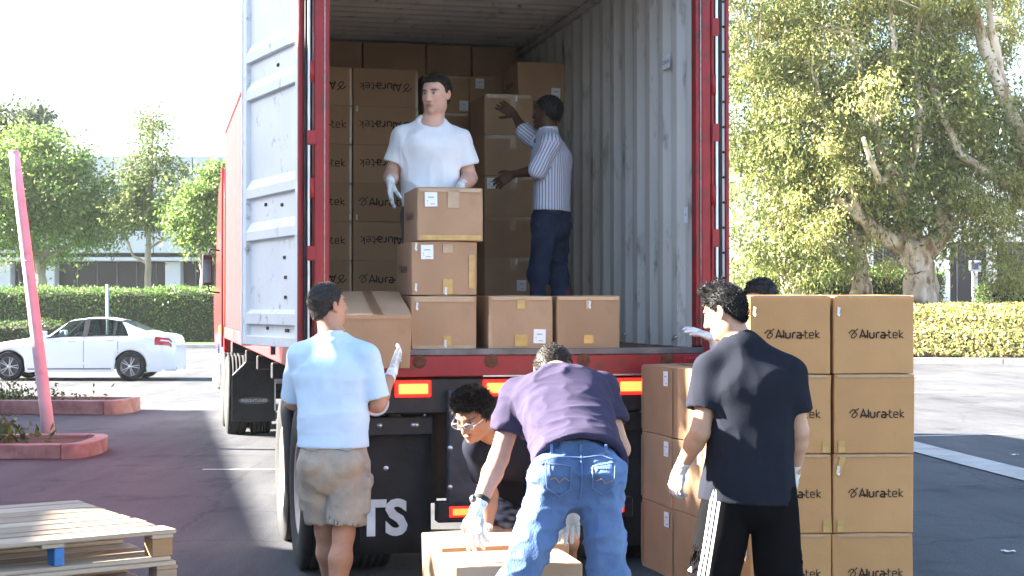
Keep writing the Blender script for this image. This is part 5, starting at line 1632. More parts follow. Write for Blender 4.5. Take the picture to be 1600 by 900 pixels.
def folds(V, F, amp, freq, stretch=(1, 1, .45), seed=0., sharp=1.6):
    """Creases in cloth: ridged noise pushed along the normals."""
    N = vnormals(V, F); P = V * np.array(stretch) * freq + seed
    w = vnoise(P * .6 + 11.3) * 1.6
    r1 = 1 - np.abs(2 * vnoise(P + w[:, None] * .8) - 1); r2 = 1 - np.abs(2 * vnoise(P * 2.1 + 5.7) - 1)
    d = (r1 ** sharp - .45) * .7 + (r2 ** sharp - .45) * .3
    calm = np.clip((V[:, 2] - V[:, 2].min()) / .09, .2, 1)        # hems hang straighter
    return V + N * (d * amp * calm)[:, None]

def set_col(me, C):
    a = me.color_attributes.new('Col', 'FLOAT_COLOR', 'POINT')
    a.data.foreach_set('color', np.concatenate([C, np.ones((len(C), 1))], 1).astype(np.float32).ravel())
def set_float(me, name, v):
    a = me.attributes.new(name, 'FLOAT', 'POINT'); a.data.foreach_set('value', np.asarray(v, np.float32))

def garment(name, prims, subs, mat, parent, h=.009, k=.03, amp=.006, freq=9, stretch=(1, 1, .45), seed=0., cuts=(), ks=.004, sm=1, sharp=1.6, post=None):
    F_ = Field(prims, h)
    for p in prims: F_.add(p, k)
    for c in cuts: F_.cut(c)
    for p in subs: F_.sub(p, ks)
    V, F = F_.mesh(); V = relax(V, F, sm)
    if amp: V = folds(V, F, amp, freq, stretch, seed, sharp)
    me = np_mesh(name, V, F, True); o = mesh_obj(name, me, mat, parent)
    if post: post(me, V)
    return o

def frame(fwd, up=(0, 0, 1)):
    """Columns: x = to the person's right, y = forward, z = up."""
    y = nrm(fwd); x = nrm(np.cross(y, up)); z = np.cross(x, y)
    return np.stack([x, y, z], 1)

# ---- head
def head_prims(c, Rm, sc=1., wide=1.):
    c = np.asarray(c, float)
    P_ = lambda x, y, z: c + Rm @ (A3(x * wide, y, z) * sc)
    r = lambda *a: np.array(a) * sc
    add = [(ell(P_(0, -.014, .032), r(.076 * wide, .097, .088), Rm), .02), (ell(P_(0, .022, -.028), r(.061 * wide, .070, .084), Rm), .03),
           (ell(P_(0, .048, -.085), r(.038 * wide, .034, .026), Rm), .03), (ell(P_(-.038, .012, -.065), r(.022, .045, .034), Rm), .03), (ell(P_(.038, .012, -.065), r(.022, .045, .034), Rm), .03),
           (ell(P_(0, .076, .034), r(.048 * wide, .018, .011), Rm), .014), (ell(P_(-.036, .062, -.018), r(.022, .022, .02), Rm), .02), (ell(P_(.036, .062, -.018), r(.022, .022, .02), Rm), .02)]
    sub = [(ell(P_(-.033, .100, .012), r(.021, .020, .012), Rm), .012), (ell(P_(.033, .100, .012), r(.021, .020, .012), Rm), .012)]
    add2 = [(ell(P_(-.032, .074, .011), r(.0145, .0125, .0115), Rm), .004), (ell(P_(.032, .074, .011), r(.0145, .0125, .0115), Rm), .004),
            (cone(P_(0, .088, .022), P_(0, .110, -.024), .0085 * sc, .0125 * sc), .012), (ell(P_(-.012, .097, -.030), r(.009, .011, .008), Rm), .008), (ell(P_(.012, .097, -.030), r(.009, .011, .008), Rm), .008),
            (ell(P_(0, .090, -.056), r(.024, .010, .0055), Rm), .008), (ell(P_(0, .090, -.068), r(.021, .010, .0065), Rm), .008), (ell(P_(0, .082, -.092), r(.018, .014, .014), Rm), .014)]
    for s in (-1, 1):
        Re = Rm @ np.array(Matrix.Rotation(s * .35, 3, 'Z'))
        add2 += [(ell(P_(s * .080, -.012, .002), r(.008, .020, .030), Re), .006), (ell(P_(s * .076, -.004, -.022), r(.007, .012, .014), Re), .006)]
    sub2 = [(ell(P_(s * .090, -.006, .002), r(.008, .011, .017), Rm), .004) for s in (-1, 1)]
    return add, sub, add2, sub2

def head_local(V, c, Rm, sc=1.):
    return ((V - np.asarray(c)) @ Rm) / sc

def paint_head(V, C, c, Rm, sc, skin, brow=(.05, .035, .025), lips=(.38, .13, .11), stubble=0., iris=(.05, .035, .02), flush=.12):
    q = head_local(V, c, Rm, sc); x, y, z = q.T
    near = (np.abs(x) < .12) & (np.abs(y) < .14) & (np.abs(z) < .15)
    def mix(m, col, a=1.):
        m = np.clip(m, 0, 1)[:, None] * a * near[:, None]; C[:] = C * (1 - m) + np.array(col) * m
    g = lambda cx, cz, rx, rz, p=2: np.exp(-(((np.abs(x) - cx) / rx) ** 2 + ((z - cz) / rz) ** 2) ** p)
    fr = (y > .045)
    mix(g(.040, -.02, .03, .03, 1) * fr, np.array(skin) * A3(1.12, .86, .82), flush * 4)
    if stubble: mix(np.exp(-(((x) / .075) ** 2 + ((z + .08) / .035) ** 2) ** 2) * (y > .0), np.array(skin) * .55, stubble)
    mix(g(.034, .031, .022, .0068) * fr, brow, .95)
    mix(np.exp(-((x / .024) ** 2 + ((z + .062) / .011) ** 2) ** 2) * fr, lips, .8)
    mix(np.exp(-((x / .022) ** 2 + ((z + .0622) / .0025) ** 2) ** 2) * fr, np.array(lips) * .35, .7)
    mix(g(.032, .010, .014, .0055) * fr, (.55, .52, .5), .9)
    mix(g(.031, .010, .0075, .007) * fr, iris, 1.)
    mix(g(.032, .0168, .018, .0036) * fr, np.array(brow) * .7, .95)
    mix(np.exp(-(((np.abs(x) - .009) / .0045) ** 2 + ((z + .037) / .003) ** 2) ** 2) * fr, np.array(skin) * .25, .8)
    mix(np.exp(-(((np.abs(x) - .085) / .02) ** 2 + ((z) / .03) ** 2 + ((y + .008) / .025) ** 2) ** 2), np.array(skin) * A3(1.1, .8, .75), .5)

def make_hair(parent, c, Rm, sc, mat, line, thick=.012, spikes=0, blades=2500, blen=.018, nape=-.062, tuft=.006, lift=.35, wide=1., rnd=.28):
    """Short hair: a cap following the skull with a cut hairline, bristling with fine blades."""
    c = np.asarray(c, float); P_ = lambda x, y, z: c + Rm @ (A3(x * wide, y, z) * sc)
    pr = [ell(P_(0, -.016, .036), (np.array([.077 * wide, .098, .089]) + thick) * sc, Rm), ell(P_(0, -.055, -.02), (np.array([.058 * wide, .045, .055]) + thick * .4) * sc, Rm)]
    rd = np.random.default_rng(int(abs(c[0]) * 1000) + 5)
    if spikes:
        for i in range(spikes):
            a = rd.uniform(-.75, .75); b = rd.uniform(-.3, 1.0)
            d = nrm(A3(math.sin(a) * .9, b, 1.1)); s0 = A3(0, -.012, .036) + d * A3(.077, .098, .089)
            pr.append(cone(P_(*s0), P_(*(s0 + d * rd.uniform(.02, .038) + A3(rd.normal(0, .006), .010, .002))), .012 * sc, .002 * sc))
    F_ = Field(pr, .0055, pad=.02)
    for p in pr: F_.add(p, .018)
    def keep(X, Y, Z):
        x, y, z = X - c[0], Y - c[1], Z - c[2]
        q = [(x * Rm[0, i] + y * Rm[1, i] + z * Rm[2, i]) / sc for i in range(3)]
        lx = np.abs(q[0])
        hl = np.interp(q[1].ravel(), *zip(*line)).reshape(q[1].shape) if q[1].ndim else q[1]
        hl = np.maximum(hl, nape)
        return (hl - q[2]) * sc * .9
    F_.cut(keep)
    F_.sub(ell(P_(0, -.010, .024), np.array([.069 * wide, .088, .080]) * sc, Rm), .004)
    V, F = F_.mesh(); N = vnormals(V, F)
    V = V + N * ((vnoise(V * 75) - .45) * tuft * 2 + (vnoise(V * 190) - .5) * tuft)[:, None]
    q = head_local(V, c, Rm, sc)
    outer = np.nonzero((np.einsum('ij,ij->i', N, unit(V - c)) > .25))[0]
    pick = rd.choice(outer, blades)
    rt = V[pick] - N[pick] * .003
    flow = (Rm @ A3(0, -.35, -.75)) * (.6) + 0
    crown_up = np.clip(q[pick, 2] / .1, 0, 1)[:, None]
    D = unit(N[pick] * lift + flow[None] * (1 - crown_up * .8) + (Rm @ A3(.1, .45, .35))[None] * crown_up + rd.normal(size=(blades, 3)) * rnd)
    ln = (blen * rd.uniform(.5, 1.3, blades))[:, None]
    S = unit(np.cross(D, N[pick] + rd.normal(size=(blades, 3)) * .4)) * .0016
    B = np.stack([rt - S, rt + S, rt + D * ln * .6 + S * .8, rt + D * ln], 1).reshape(-1, 3)
    VV = np.concatenate([V, B]); FF = np.concatenate([F, np.arange(4 * blades).reshape(-1, 4) + len(V)])
    me = np_mesh('hair', VV, FF, True)
    return mesh_obj('hair', me, mat, parent)

# ---- hands
def hand_frame(d, palm):
    """Columns: x toward the thumb for a right hand, y along the fingers, z out of the back of the hand."""
    y = nrm(d); z = nrm(-np.asarray(palm, float) + y * (np.asarray(palm, float) @ y)); x = np.cross(y, z)
    return np.stack([x, y, z], 1)

def hand_prims(w, Rm, left, curl=(.35, .45, .3), spread=.10, thumb=(.8, .25), th_curl=.3, fat=1., sc=1., curls=None):
    """Palm, four jointed fingers of different lengths, thumb from the side of the palm. left mirrors it."""
    w = np.asarray(w, float); sx = 1 if left else -1       # thumb side
    P_ = lambda v: w + Rm @ (np.asarray(v) * sc)
    out = [(ec(P_((0, -.01, 0)), P_((0, .040, 0)), (.027 * fat * sc, .019 * fat * sc), (.037 * fat * sc, .0165 * fat * sc), Rm[:, 0]), .01),
           (ec(P_((0, .035, 0)), P_((0, .085, 0)), (.038 * fat * sc, .0165 * fat * sc), (.041 * fat * sc, .013 * fat * sc), Rm[:, 0]), .01)]
    L = (.082, .090, .084, .066); X = (.030, .0105, -.0105, -.030); Y = (.088, .092, .088, .080)
    for i in range(4):
        cu = curls[i] if curls else curl
        a = 0.; p = np.array([sx * X[i], Y[i], 0.]); sp = sx * spread * (1.5 - i)
        r0 = (.0098 - .0006 * (i == 3) ) * fat
        for j, fr in enumerate((.46, .30, .24)):
            a += cu[j]
            d = np.array([math.sin(sp) * math.cos(a), math.cos(sp) * math.cos(a), -math.sin(a)])
            q = p + d * L[i] * fr
            out.append((cone(P_(p), P_(q), r0 * (1 - .09 * j) * sc, r0 * (.93 - .1 * j) * sc), .004)); p = q
    t0 = np.array([sx * .024, .018, -.006]); d = nrm([sx * thumb[0], .75, -thumb[1]])
    t1 = t0 + d * .042; d2 = nrm(d + np.array([-sx * th_curl * .6, .5 * th_curl, -th_curl])); t2 = t1 + d2 * .034; t3 = t2 + nrm(d2 + np.array([-sx * th_curl * .5, .2, -th_curl * .4])) * .026
    out += [(cone(P_(t0), P_(t1), .0165 * fat * sc, .0118 * fat * sc), .010), (cone(P_(t1), P_(t2), .0115 * fat * sc, .0105 * fat * sc), .004), (cone(P_(t2), P_(t3), .0104 * fat * sc, .008 * fat * sc), .004)]
    return out

def glove(parent, w, d, palm, left, mat, cuffmat, arm_dir, dotm=None, text=False, **k):
    Rm = hand_frame(d, palm); pr = hand_prims(w, Rm, left, fat=1.13, **k)
    w = np.asarray(w, float); ad = nrm(arm_dir)
    F_ = Field([p for p, _ in pr], .0036, pad=.02)
    for p, kk in pr: F_.add(p, kk)
    V, F = F_.mesh(); V = relax(V, F, 1, .3); V = folds(V, F, .0016, 60, (1, 1, 1))
    g_ = mesh_obj('glove', np_mesh('glove', V, F, True), mat, parent)
    # knitted cuff
    a = w - ad * .062; b = w + Rm[:, 1] * .012
    cu = [ec(a, w, (.037, .034), (.031, .026), Rm[:, 0], flata=True), ec(w, b, (.031, .026), (.032, .023), Rm[:, 0])]
    F_ = Field(cu, .0045, pad=.02)
    for p in cu: F_.add(p, .012)
    F_.sub(ec(a - ad * .02, a + ad * .03, (.032, .029), (.030, .027), Rm[:, 0]), .002)
    V, F = F_.mesh(); V = folds(V, F, .002, 45, (1, 1, .3))
    mesh_obj('cuff', np_mesh('cuff', V, F, True), cuffmat, g_)
    return g_

def make_body(parent, prims, head, skin, paint, mat, h=.010, hands=()):
    """Skin surface: one continuous mesh for head, neck, trunk, arms and legs."""
    c, Rm, sc, wide = head
    add, sub, add2, sub2 = head_prims(c, Rm, sc, wide)
    allp = [p for p, _ in prims] + [p for p, _ in add] + [p for p, _ in hands]
    c = np.asarray(c, float)
    F_ = Field(allp, h, (c - .135 * sc, c + .135 * sc, .0046))
    for p, k in prims: F_.add(p, k)
    for p, k in add: F_.add(p, k)
    for p, k in sub: F_.sub(p, k)
    for p, k in add2: F_.add(p, k)
    for p, k in sub2: F_.sub(p, k)
    for p, k in hands: F_.add(p, k)
    V, F = F_.mesh()
    me = np_mesh('body', V, F, True)
    C = np.tile(np.array(skin, float), (len(V), 1))
    C *= (1 + .16 * (vnoise(V * 14) - .5))[:, None]
    paint_head(V, C, c, Rm, sc, skin, **paint)
    set_col(me, np.clip(C, 0, 1))
    return mesh_obj('body', me, mat, parent)

def arm(sh, el, wr, r=(.052, .041, .042, .027)):
    """Upper arm, elbow, forearm that swells below the elbow and narrows to the wrist."""
    sh, el, wr = A3(*sh), A3(*el), A3(*wr); m = el + (wr - el) * .28
    return [(cone(sh, el, r[0], r[1]), .03), (cone(el, m, r[1], r[2]), .02), (cone(m, wr, r[2], r[3]), .02)]
def leg(hp, kn, an, r=(.082, .055, .058, .038), foot=(0, 1, 0)):
    hp, kn, an = A3(*hp), A3(*kn), A3(*an); m = kn + (an - kn) * .3; back = -A3(*foot) * .018
    return [(cone(hp, kn, r[0], r[1]), .04), (cone(kn, m + back, r[1] * .95, r[2]), .03), (cone(m + back, an, r[2], r[3]), .03)]
def shoe(parent, an, foot, mat, solem):
    an = A3(*an); f = nrm(foot); s = nrm(np.cross(f, (0, 0, 1))); heel = an - f * .06; toe = an + f * .19
    z = .045
    pr = [ec(A3(heel[0], heel[1], z), A3(*(an + f * .08)[:2], z), (.036, .05), (.046, .045), s), ec(A3(*(an + f * .08)[:2], z), A3(toe[0], toe[1], .038), (.046, .045), (.042, .03), s), cone(A3(an[0], an[1], z), an + A3(0, 0, .02), .045, .042)]
    F_ = Field(pr, .008)
    for p in pr: F_.add(p, .03)
    F_.cut(lambda X, Y, Z: .012 - Z + 0 * X + 0 * Y)
    V, F = F_.mesh(); o = mesh_obj('shoe', np_mesh('shoe', V, F, True), mat, parent)
    q = MB(); pts = []
    for k in range(20):
        a = 2 * math.pi * k / 20; v = an[:2] + f[:2] * (.065 + .135 * math.cos(a)) + s[:2] * (.045 * math.sin(a)); pts.append((v[0], v[1]))
    q.prism(pts, .0, .022, 'xy'); q.build('sole', solem, o)
def trunk(pel, waist, chest, neck, side, w=(.165, .145, .175, .07), d=(.11, .095, .115, .065)):
    pel, waist, chest, neck = map(lambda a: A3(*a), (pel, waist, chest, neck)); s = side
    return [(ec(pel, waist, (w[0], d[0]), (w[1], d[1]), s), .05), (ec(waist, chest, (w[1], d[1]), (w[2], d[2]), s), .05), (ec(chest, neck, (w[2], d[2]), (w[3], d[3]), s), .05)]

SKIN = color_attr_mat('skin')
HAIRB = M('hair_black', (.010, .0085, .0085), .6, var=.5, vscale=120, spec=.3)
HAIRD = M('hair_brown', (.018, .012, .009), .6, var=.5, vscale=120, spec=.3)
HAIRG = M('hair_grizzled', (.030, .026, .025), .7, var=.6, vscale=260, spec=.25)
GLOVEW = M('glove_white', (.70, .70, .70), .9, var=.08, vscale=60, bump=.4, bscale=300, dark=(.45, .46, .5), dscale=25, dlow=.5, dhigh=.6)
GLOVEG = M('glove_grey', (.62, .60, .55), .9, var=.12, vscale=50, bump=.4, bscale=260, dark=(.40, .38, .34), dscale=18, dlow=.5, dhigh=.65)
CUFF = M('glove_cuff', (.78, .78, .78), .9, var=.06, vscale=80, bump=.6, bscale=220, stretch=(1, 1, .2))
SHOEB = M('shoe_dark', (.05, .045, .04), .6, var=.2, vscale=20)
SOLE = M('shoe_sole', (.5, .48, .45), .7, var=.1)
def cloth(name, col, **k):
    a = dict(rough=.9, var=.10, vscale=5, bump=.25, bscale=120, spec=.06); a.update(k)
    return M(name, col, **a)
def person(label, loc, group=None):
    o = empty('person', loc); return tag(o, label, 'person', group)
X1 = A3(1, 0, 0)
def sleeve(nk, sh, el, t, r0=.068, r1=.068, rn=.052):
    """Shoulder slope and sleeve of a shirt, and the hollow at its cuff."""
    nk, sh, el = A3(*nk), A3(*sh), A3(*el); e = sh + (el - sh) * t; ax = nrm(el - sh)
    return [cone(nk, sh, rn, r0), cone(sh, e, r0, r1, True)], cone(e - ax * .045, e + ax * .03, r1 - .020, r1 - .018)
# ------------------------------------------------------------------ man in the pale blue polo, from behind
pr_ = person('man in pale blue polo and khaki cargo shorts, seen from behind, pulling a carton', (-.93, 8.0, 0))
sh_l, el_l, wr_l = (-.172, .02, 1.425), (-.225, .12, 1.18), (-.13, .40, 1.34)
sh_r, el_r, wr_r = (.172, .0, 1.42), (.228, .0, 1.175), (.292, .20, 1.335)
hc = A3(-.03, .03, 1.685); hR = frame((.74, .66, .10))
skin = (.42, .225, .145)
body = trunk((0, 0, .92), (0, 0, 1.08), (0, .01, 1.34), (0, .01, 1.53), X1)
body += arm(sh_l, el_l, wr_l) + arm(sh_r, el_r, wr_r)
body += [(cone((-.005, .01, 1.46), hc + A3(0, -.02, -.06), .062, .058), .03)]
lk, rk = (-.055, .14, .50), (.055, .0, .50); la, ra_ = (-.03, .30, .09), (.015, -.06, .09)
body += leg((-.09, .02, .90), lk, la) + leg((.09, .0, .90), rk, ra_)
make_body(pr_, body, (hc, hR, .98, 1.), skin, dict(stubble=.2), SKIN)
make_hair(pr_, hc, hR, .98, HAIRG, [(-.12, -.075), (-.06, -.05), (-.02, -.012), (.01, .0), (.03, .045), (.09, .082)], thick=.006, blades=3500, blen=.010, tuft=.003, nape=-.075)
POLO = cloth('polo_blue', (.50, .66, .83), bscale=350, bump=.2)
shirt = [ec((0, 0, .955), (0, 0, 1.10), (.187, .135), (.180, .125), X1, flata=True), ec((0, 0, 1.10), (0, .01, 1.33), (.180, .125), (.205, .135), X1), ec((0, .01, 1.33), (0, .005, 1.50), (.205, .132), (.085, .075), X1),
         ]
sa, ca = sleeve((-.06, .01, 1.49), sh_l, el_l, .93, .070, .072); sb, cb = sleeve((.06, .01, 1.49), sh_r, el_r, .88, .070, .074); shirt += sa + sb
def cuff_sub(sh, el, t, r): 
    sh, el = A3(*sh), A3(*el); e = sh + (el - sh) * t; ax = nrm(el - sh); return cone(e - ax * .05, e + ax * .03, r, r)
garment('shirt', shirt, [ca, cb, ec((0, 0, .93), (0, 0, 1.0), (.170, .118), (.165, .11), X1), cone((0, .01, 1.47), (-.015, .02, 1.62), .064, .064)],
        POLO, pr_, h=.0075, amp=.011, freq=5.5, stretch=(1, 1, 1.3), seed=2., sharp=2.)
col = [ec((0, .008, 1.485), (-.008, .012, 1.555), (.083, .080), (.070, .070), X1, flat=True, flata=True)]
garment('collar', col, [cone((0, .01, 1.45), (-.012, .016, 1.60), .066, .060)], POLO, pr_, h=.006, amp=.002)
KHAKI = cloth('khaki', (.36, .325, .275), var=.16, vscale=9, dark=(.27, .24, .20), dscale=10, bscale=90)
sl, sr = A3(*lk), A3(*rk)
shorts = [ec((0, 0, .985), (0, .0, .84), (.165, .112), (.184, .142), X1, flata=True), ec((-.088, .02, .86), sl + A3(-.012, -.02, .055), (.098, .112), (.098, .100), X1, flat=True), ec((.088, .0, .86), sr + A3(.015, -.005, .05), (.100, .115), (.105, .108), X1, flat=True),
          ell((-.075, -.06, .88), (.09, .09, .09)), ell((.075, -.07, .88), (.09, .09, .09)), rbox(sr + A3(.115, .0, .20), (.022, .065, .085), None, .012), rbox(sr + A3(.118, .0, .275), (.028, .075, .028), None, .01), rbox(sl + A3(-.112, -.02, .20), (.020, .065, .085), None, .012), rbox(sl + A3(-.114, -.02, .275), (.026, .075, .026), None, .01)]
garment('shorts', shorts, [ec(sl + A3(-.012, -.03, .02), sl + A3(-.012, -.01, .12), (.088, .09), (.085, .09), X1), ec(sr + A3(.015, -.015, .02), sr + A3(.015, 0, .12), (.095, .098), (.09, .09), X1)], KHAKI, pr_, k=.02, amp=.012, freq=11, stretch=(1, 1, .8), seed=4.)
for s, x in ((-1, -.085), (1, .085)):
    q = MB(); q.tube([(x - .05, -.146, .955), (x, -.152, .945), (x + .05, -.146, .955)], [.003] * 3, n=5); q.build('pocket_seam', M('seam_brown', (.22, .18, .13), .9), pr_)
g_ = glove(pr_, wr_r, (.25, .55, .55), (-.95, .1, .3), False, GLOVEW, CUFF, A3(*wr_r) - A3(*el_r), curl=(.2, .35, .25), spread=.05, thumb=(.9, .1), th_curl=-.15)
me = text_mesh('ULINE', .034, bold=.0015); me.materials.append(INK); t = bpy.data.objects.new('lettering', me); link(t, g_)
Rg = hand_frame((.25, .55, .55), (-.95, .1, .3)); ctr = A3(*wr_r) + Rg @ A3(0, .055, .0215)
ex, ez = Rg[:, 0], -Rg[:, 1]
t.matrix_local = AX(tuple(Rg[:, 0]), tuple(-Rg[:, 2]), tuple(Rg[:, 1]), tuple(ctr)) @ Matrix.Rotation(0, 4, 'Y')
glove(pr_, wr_l, (.1, .6, .5), (.95, .0, .3), True, GLOVEW, CUFF, A3(*wr_l) - A3(*el_l), curl=(.2, .3, .2))
for a, f in ((la, (.1, 1, 0)), (ra_, (.15, 1, 0))): shoe(pr_, a, f, SHOEB, SOLE)

# ------------------------------------------------------------------ man in the white T-shirt, standing in the container
pr_ = person('man in white T-shirt and gloves standing in the container behind the carton stack', (-.53, 9.97, FZ))
sh_l, el_l, wr_l = (-.176, .0, 1.345), (-.255, .02, 1.10), (-.245, -.19, 1.055)
sh_r, el_r, wr_r = (.184, .0, 1.34), (.256, .03, 1.09), (.20, -.17, 1.02)
hc = A3(.035, -.03, 1.625); hR = frame((-.42, -.90, -.13))
skin = (.66, .385, .29)
body = trunk((0, 0, .90), (0, 0, 1.05), (0, 0, 1.27), (.01, 0, 1.46), X1, w=(.165, .15, .185, .075))
body += arm(sh_l, el_l, wr_l, (.058, .046, .047, .029)) + arm(sh_r, el_r, wr_r, (.058, .046, .047, .029))
body += [(cone((.01, .0, 1.40), hc + A3(.005, .02, -.06), .066, .060), .03)] + leg((-.09, 0, .88), (-.10, 0, .48), (-.11, .03, .09), foot=(0, -1, 0)) + leg((.09, 0, .88), (.10, 0, .48), (.11, .03, .09), foot=(0, -1, 0))
make_body(pr_, body, (hc, hR, 1.06, 1.03), skin, dict(stubble=.35, flush=.1), SKIN)
make_hair(pr_, hc, hR, 1.06, HAIRD, [(-.12, -.06), (-.06, -.045), (-.02, -.005), (.01, .01), (.025, .055), (.045, .078), (.09, .080)], wide=1.03, thick=.010, blades=3000, blen=.012, tuft=.003)
WTEE = cloth('tee_white', (.84, .84, .88), bscale=200)
shirt = [ec((0, 0, .90), (0, 0, 1.08), (.185, .130), (.178, .122), X1, flata=True), ec((0, 0, 1.08), (0, -.005, 1.28), (.178, .124), (.205, .14), X1), ec((0, 0, 1.28), (.008, .0, 1.435), (.205, .135), (.095, .078), X1),
         ]
sa, ca = sleeve((-.06, 0, 1.415), sh_l, el_l, .64, .068, .078); sb, cb = sleeve((.075, 0, 1.41), sh_r, el_r, .66, .068, .078); shirt += sa + sb
garment('shirt', shirt, [ca, cb, ell((.012, -.05, 1.455), (.080, .10, .05)), cone((.01, 0, 1.40), (.02, -.01, 1.6), .072, .07)], WTEE, pr_, h=.0075, amp=.028, freq=6, stretch=(1, 1, .6), seed=7.)
GREYP = cloth('trousers_grey', (.12, .12, .13))
garment('trousers', [ec((0, 0, .98), (0, 0, .84), (.172, .125), (.185, .13), X1, flata=True), cone((-.09, 0, .84), (-.10, 0, .48), .098, .078), cone((-.10, 0, .48), (-.11, .03, .04), .078, .068, True), cone((.09, 0, .84), (.10, 0, .48), .098, .078), cone((.10, 0, .48), (.11, .03, .04), .078, .068, True)], [], GREYP, pr_, h=.012, amp=.01, seed=3.)
glove(pr_, wr_l, (.02, -.30, -.95), (.95, -.15, .05), True, GLOVEW, CUFF, A3(*wr_l) - A3(*el_l), curl=(.12, .2, .15), spread=.08, thumb=(.5, .35))
glove(pr_, wr_r, (-.05, -.55, -.8), (-.95, -.1, .0), False, GLOVEW, CUFF, A3(*wr_r) - A3(*el_r), curl=(.12, .2, .15))
for a in ((-.11, .03, .09), (.11, .03, .09)): shoe(pr_, a, (0, -1, 0), SHOEB, SOLE)

# ------------------------------------------------------------------ man in the striped shirt, deep in the container
pr_ = person('man in blue striped shirt and jeans reaching for cartons deep in the container', (.25, 10.9, FZ))
side = nrm((.62, .62, 0)) * 1.0; side = nrm((-.45, -.85, 0))
sh_l, el_l, wr_l = (.02, -.155, 1.40), (-.075, -.20, 1.205), (-.245, -.10, 1.185)
sh_r, el_r, wr_r = (-.06, .15, 1.43), (-.16, .22, 1.52), (-.235, .30, 1.66)
hc = A3(.0, .0, 1.625); hR = frame((-.86, .50, .06))
skin = (.085, .042, .027)
body = trunk((.03, 0, .90), (.035, 0, 1.05), (.03, 0, 1.30), (.005, 0, 1.48), side, w=(.16, .145, .17, .07))
body += arm(sh_l, el_l, wr_l, (.046, .037, .037, .025)) + arm(sh_r, el_r, wr_r, (.046, .037, .037, .025))
body += [(cone((.01, 0, 1.42), hc + A3(.012, 0, -.06), .060, .058), .03)] + leg((.0, -.08, .88), (-.06, -.10, .48), (-.05, -.10, .09), foot=(-1, 0, 0)) + leg((.05, .08, .88), (.085, .08, .48), (.12, .08, .09), foot=(-1, 0, 0))
hL = hand_prims(wr_l, hand_frame((-.85, .15, -.45), (.0, .9, -.3)), True, curl=(.3, .4, .3)); hRt = hand_prims(wr_r, hand_frame((-.7, .2, .5), (.1, .9, 0)), False, curl=(.25, .4, .3))
make_body(pr_, body, (hc, hR, .97, .98), skin, dict(brow=(.01, .008, .008), lips=(.12, .04, .035)), SKIN, h=.008, hands=hL + hRt)
make_hair(pr_, hc, hR, .97, HAIRB, [(-.12, -.06), (-.06, -.045), (-.02, -.0), (.01, .012), (.03, .055), (.09, .078)], thick=.012, blades=2500, blen=.010, tuft=.004)
STRIPE = attr_stripe_mat('striped_cotton', (.66, .68, .77), (.17, .21, .38), .021, .0065)
shirt = [ec((.03, 0, .93), (.035, 0, 1.08), (.180, .125), (.165, .118), side, flata=True), ec((.035, 0, 1.08), (.03, 0, 1.30), (.165, .118), (.195, .13), side), ec((.03, 0, 1.30), (.006, 0, 1.47), (.195, .128), (.085, .078), side),
         cone((.015, -.06, 1.45), A3(*sh_l), .055, .066), cone((-.01, .06, 1.45), A3(*sh_r), .055, .064), cone(A3(*sh_l), A3(*el_l) * .98 + A3(*sh_l) * .02, .066, .060), cone(A3(*el_l), A3(*el_l) * .84 + A3(*wr_l) * .16, .060, .056, True), cone(A3(*sh_r), A3(*el_r), .072, .060), cone(A3(*el_r), A3(*el_r) * .85 + A3(*wr_r) * .15, .06, .055, True)]
def st_post(me, V):
    # distance round the trunk, or along across the sleeve
    ang = np.arctan2((V[:, 1] - .0) * 1.0, V[:, 0] - .03); arc = ang * .16
    tl = A3(*el_l) - A3(*sh_l); e1 = nrm(np.cross(tl, (0, 1, 0))); e2 = nrm(np.cross(tl, e1)); q = V - A3(*sh_l)
    dl = np.linalg.norm(q - np.outer(np.clip(q @ tl / (tl @ tl), 0, 1.2), tl), axis=1)
    aa = np.arctan2(q @ e1, q @ e2) * .062
    tr_ = A3(*el_r) - A3(*sh_r); q2 = V - A3(*sh_r); f1 = nrm(np.cross(tr_, (0, 0, 1))); f2 = nrm(np.cross(tr_, f1))
    dr_ = np.linalg.norm(q2 - np.outer(np.clip(q2 @ tr_ / (tr_ @ tr_), 0, 1.4), tr_), axis=1)
    arc = np.where((dr_ < .09) & (q2 @ tr_ > .003), np.arctan2(q2 @ f1, q2 @ f2) * .062, arc)
    set_float(me, 'st', np.where((dl < .078) & (V[:, 2] < 1.40) & (V[:, 1] < -.13), aa, arc))
garment('shirt', shirt, [ec((.03, 0, .89), (.03, 0, .96), (.160, .104), (.15, .10), side), cone((.01, 0, 1.45), (.0, 0, 1.6), .062, .06)], STRIPE, pr_, amp=.009, freq=9, stretch=(1, 1, 1.0), seed=9., post=st_post)
garment('collar', [ec((.012, 0, 1.455), (.006, 0, 1.53), (.078, .076), (.068, .066), side, flat=True, flata=True)], [cone((.01, 0, 1.42), (.005, 0, 1.58), .063, .058)], M('collar_cotton', (.64, .66, .76), .9, var=.05), pr_, h=.006, amp=.002)
JEAND = cloth('jeans_dark', (.028, .040, .075), var=.3, vscale=7, bscale=150, dark=(.07, .10, .18), dscale=4)
garment('jeans', [ec((.03, 0, .97), (.03, 0, .84), (.150, .105), (.176, .135), side, flata=True), cone((.0, -.08, .86), (-.06, -.10, .48), .100, .072), cone((-.06, -.10, .48), (-.05, -.10, .03), .072, .070, True), cone((.05, .08, .86), (.085, .08, .48), .100, .072), cone((.085, .08, .48), (.12, .08, .03), .072, .070, True)], [], JEAND, pr_, h=.0075, amp=.022, freq=8, stretch=(1, 1, 1.1), seed=1., sharp=2.4)
for a in ((-.05, -.10, .09), (.12, .08, .09)): shoe(pr_, a, (-1, .1, 0), SHOEB, SOLE)

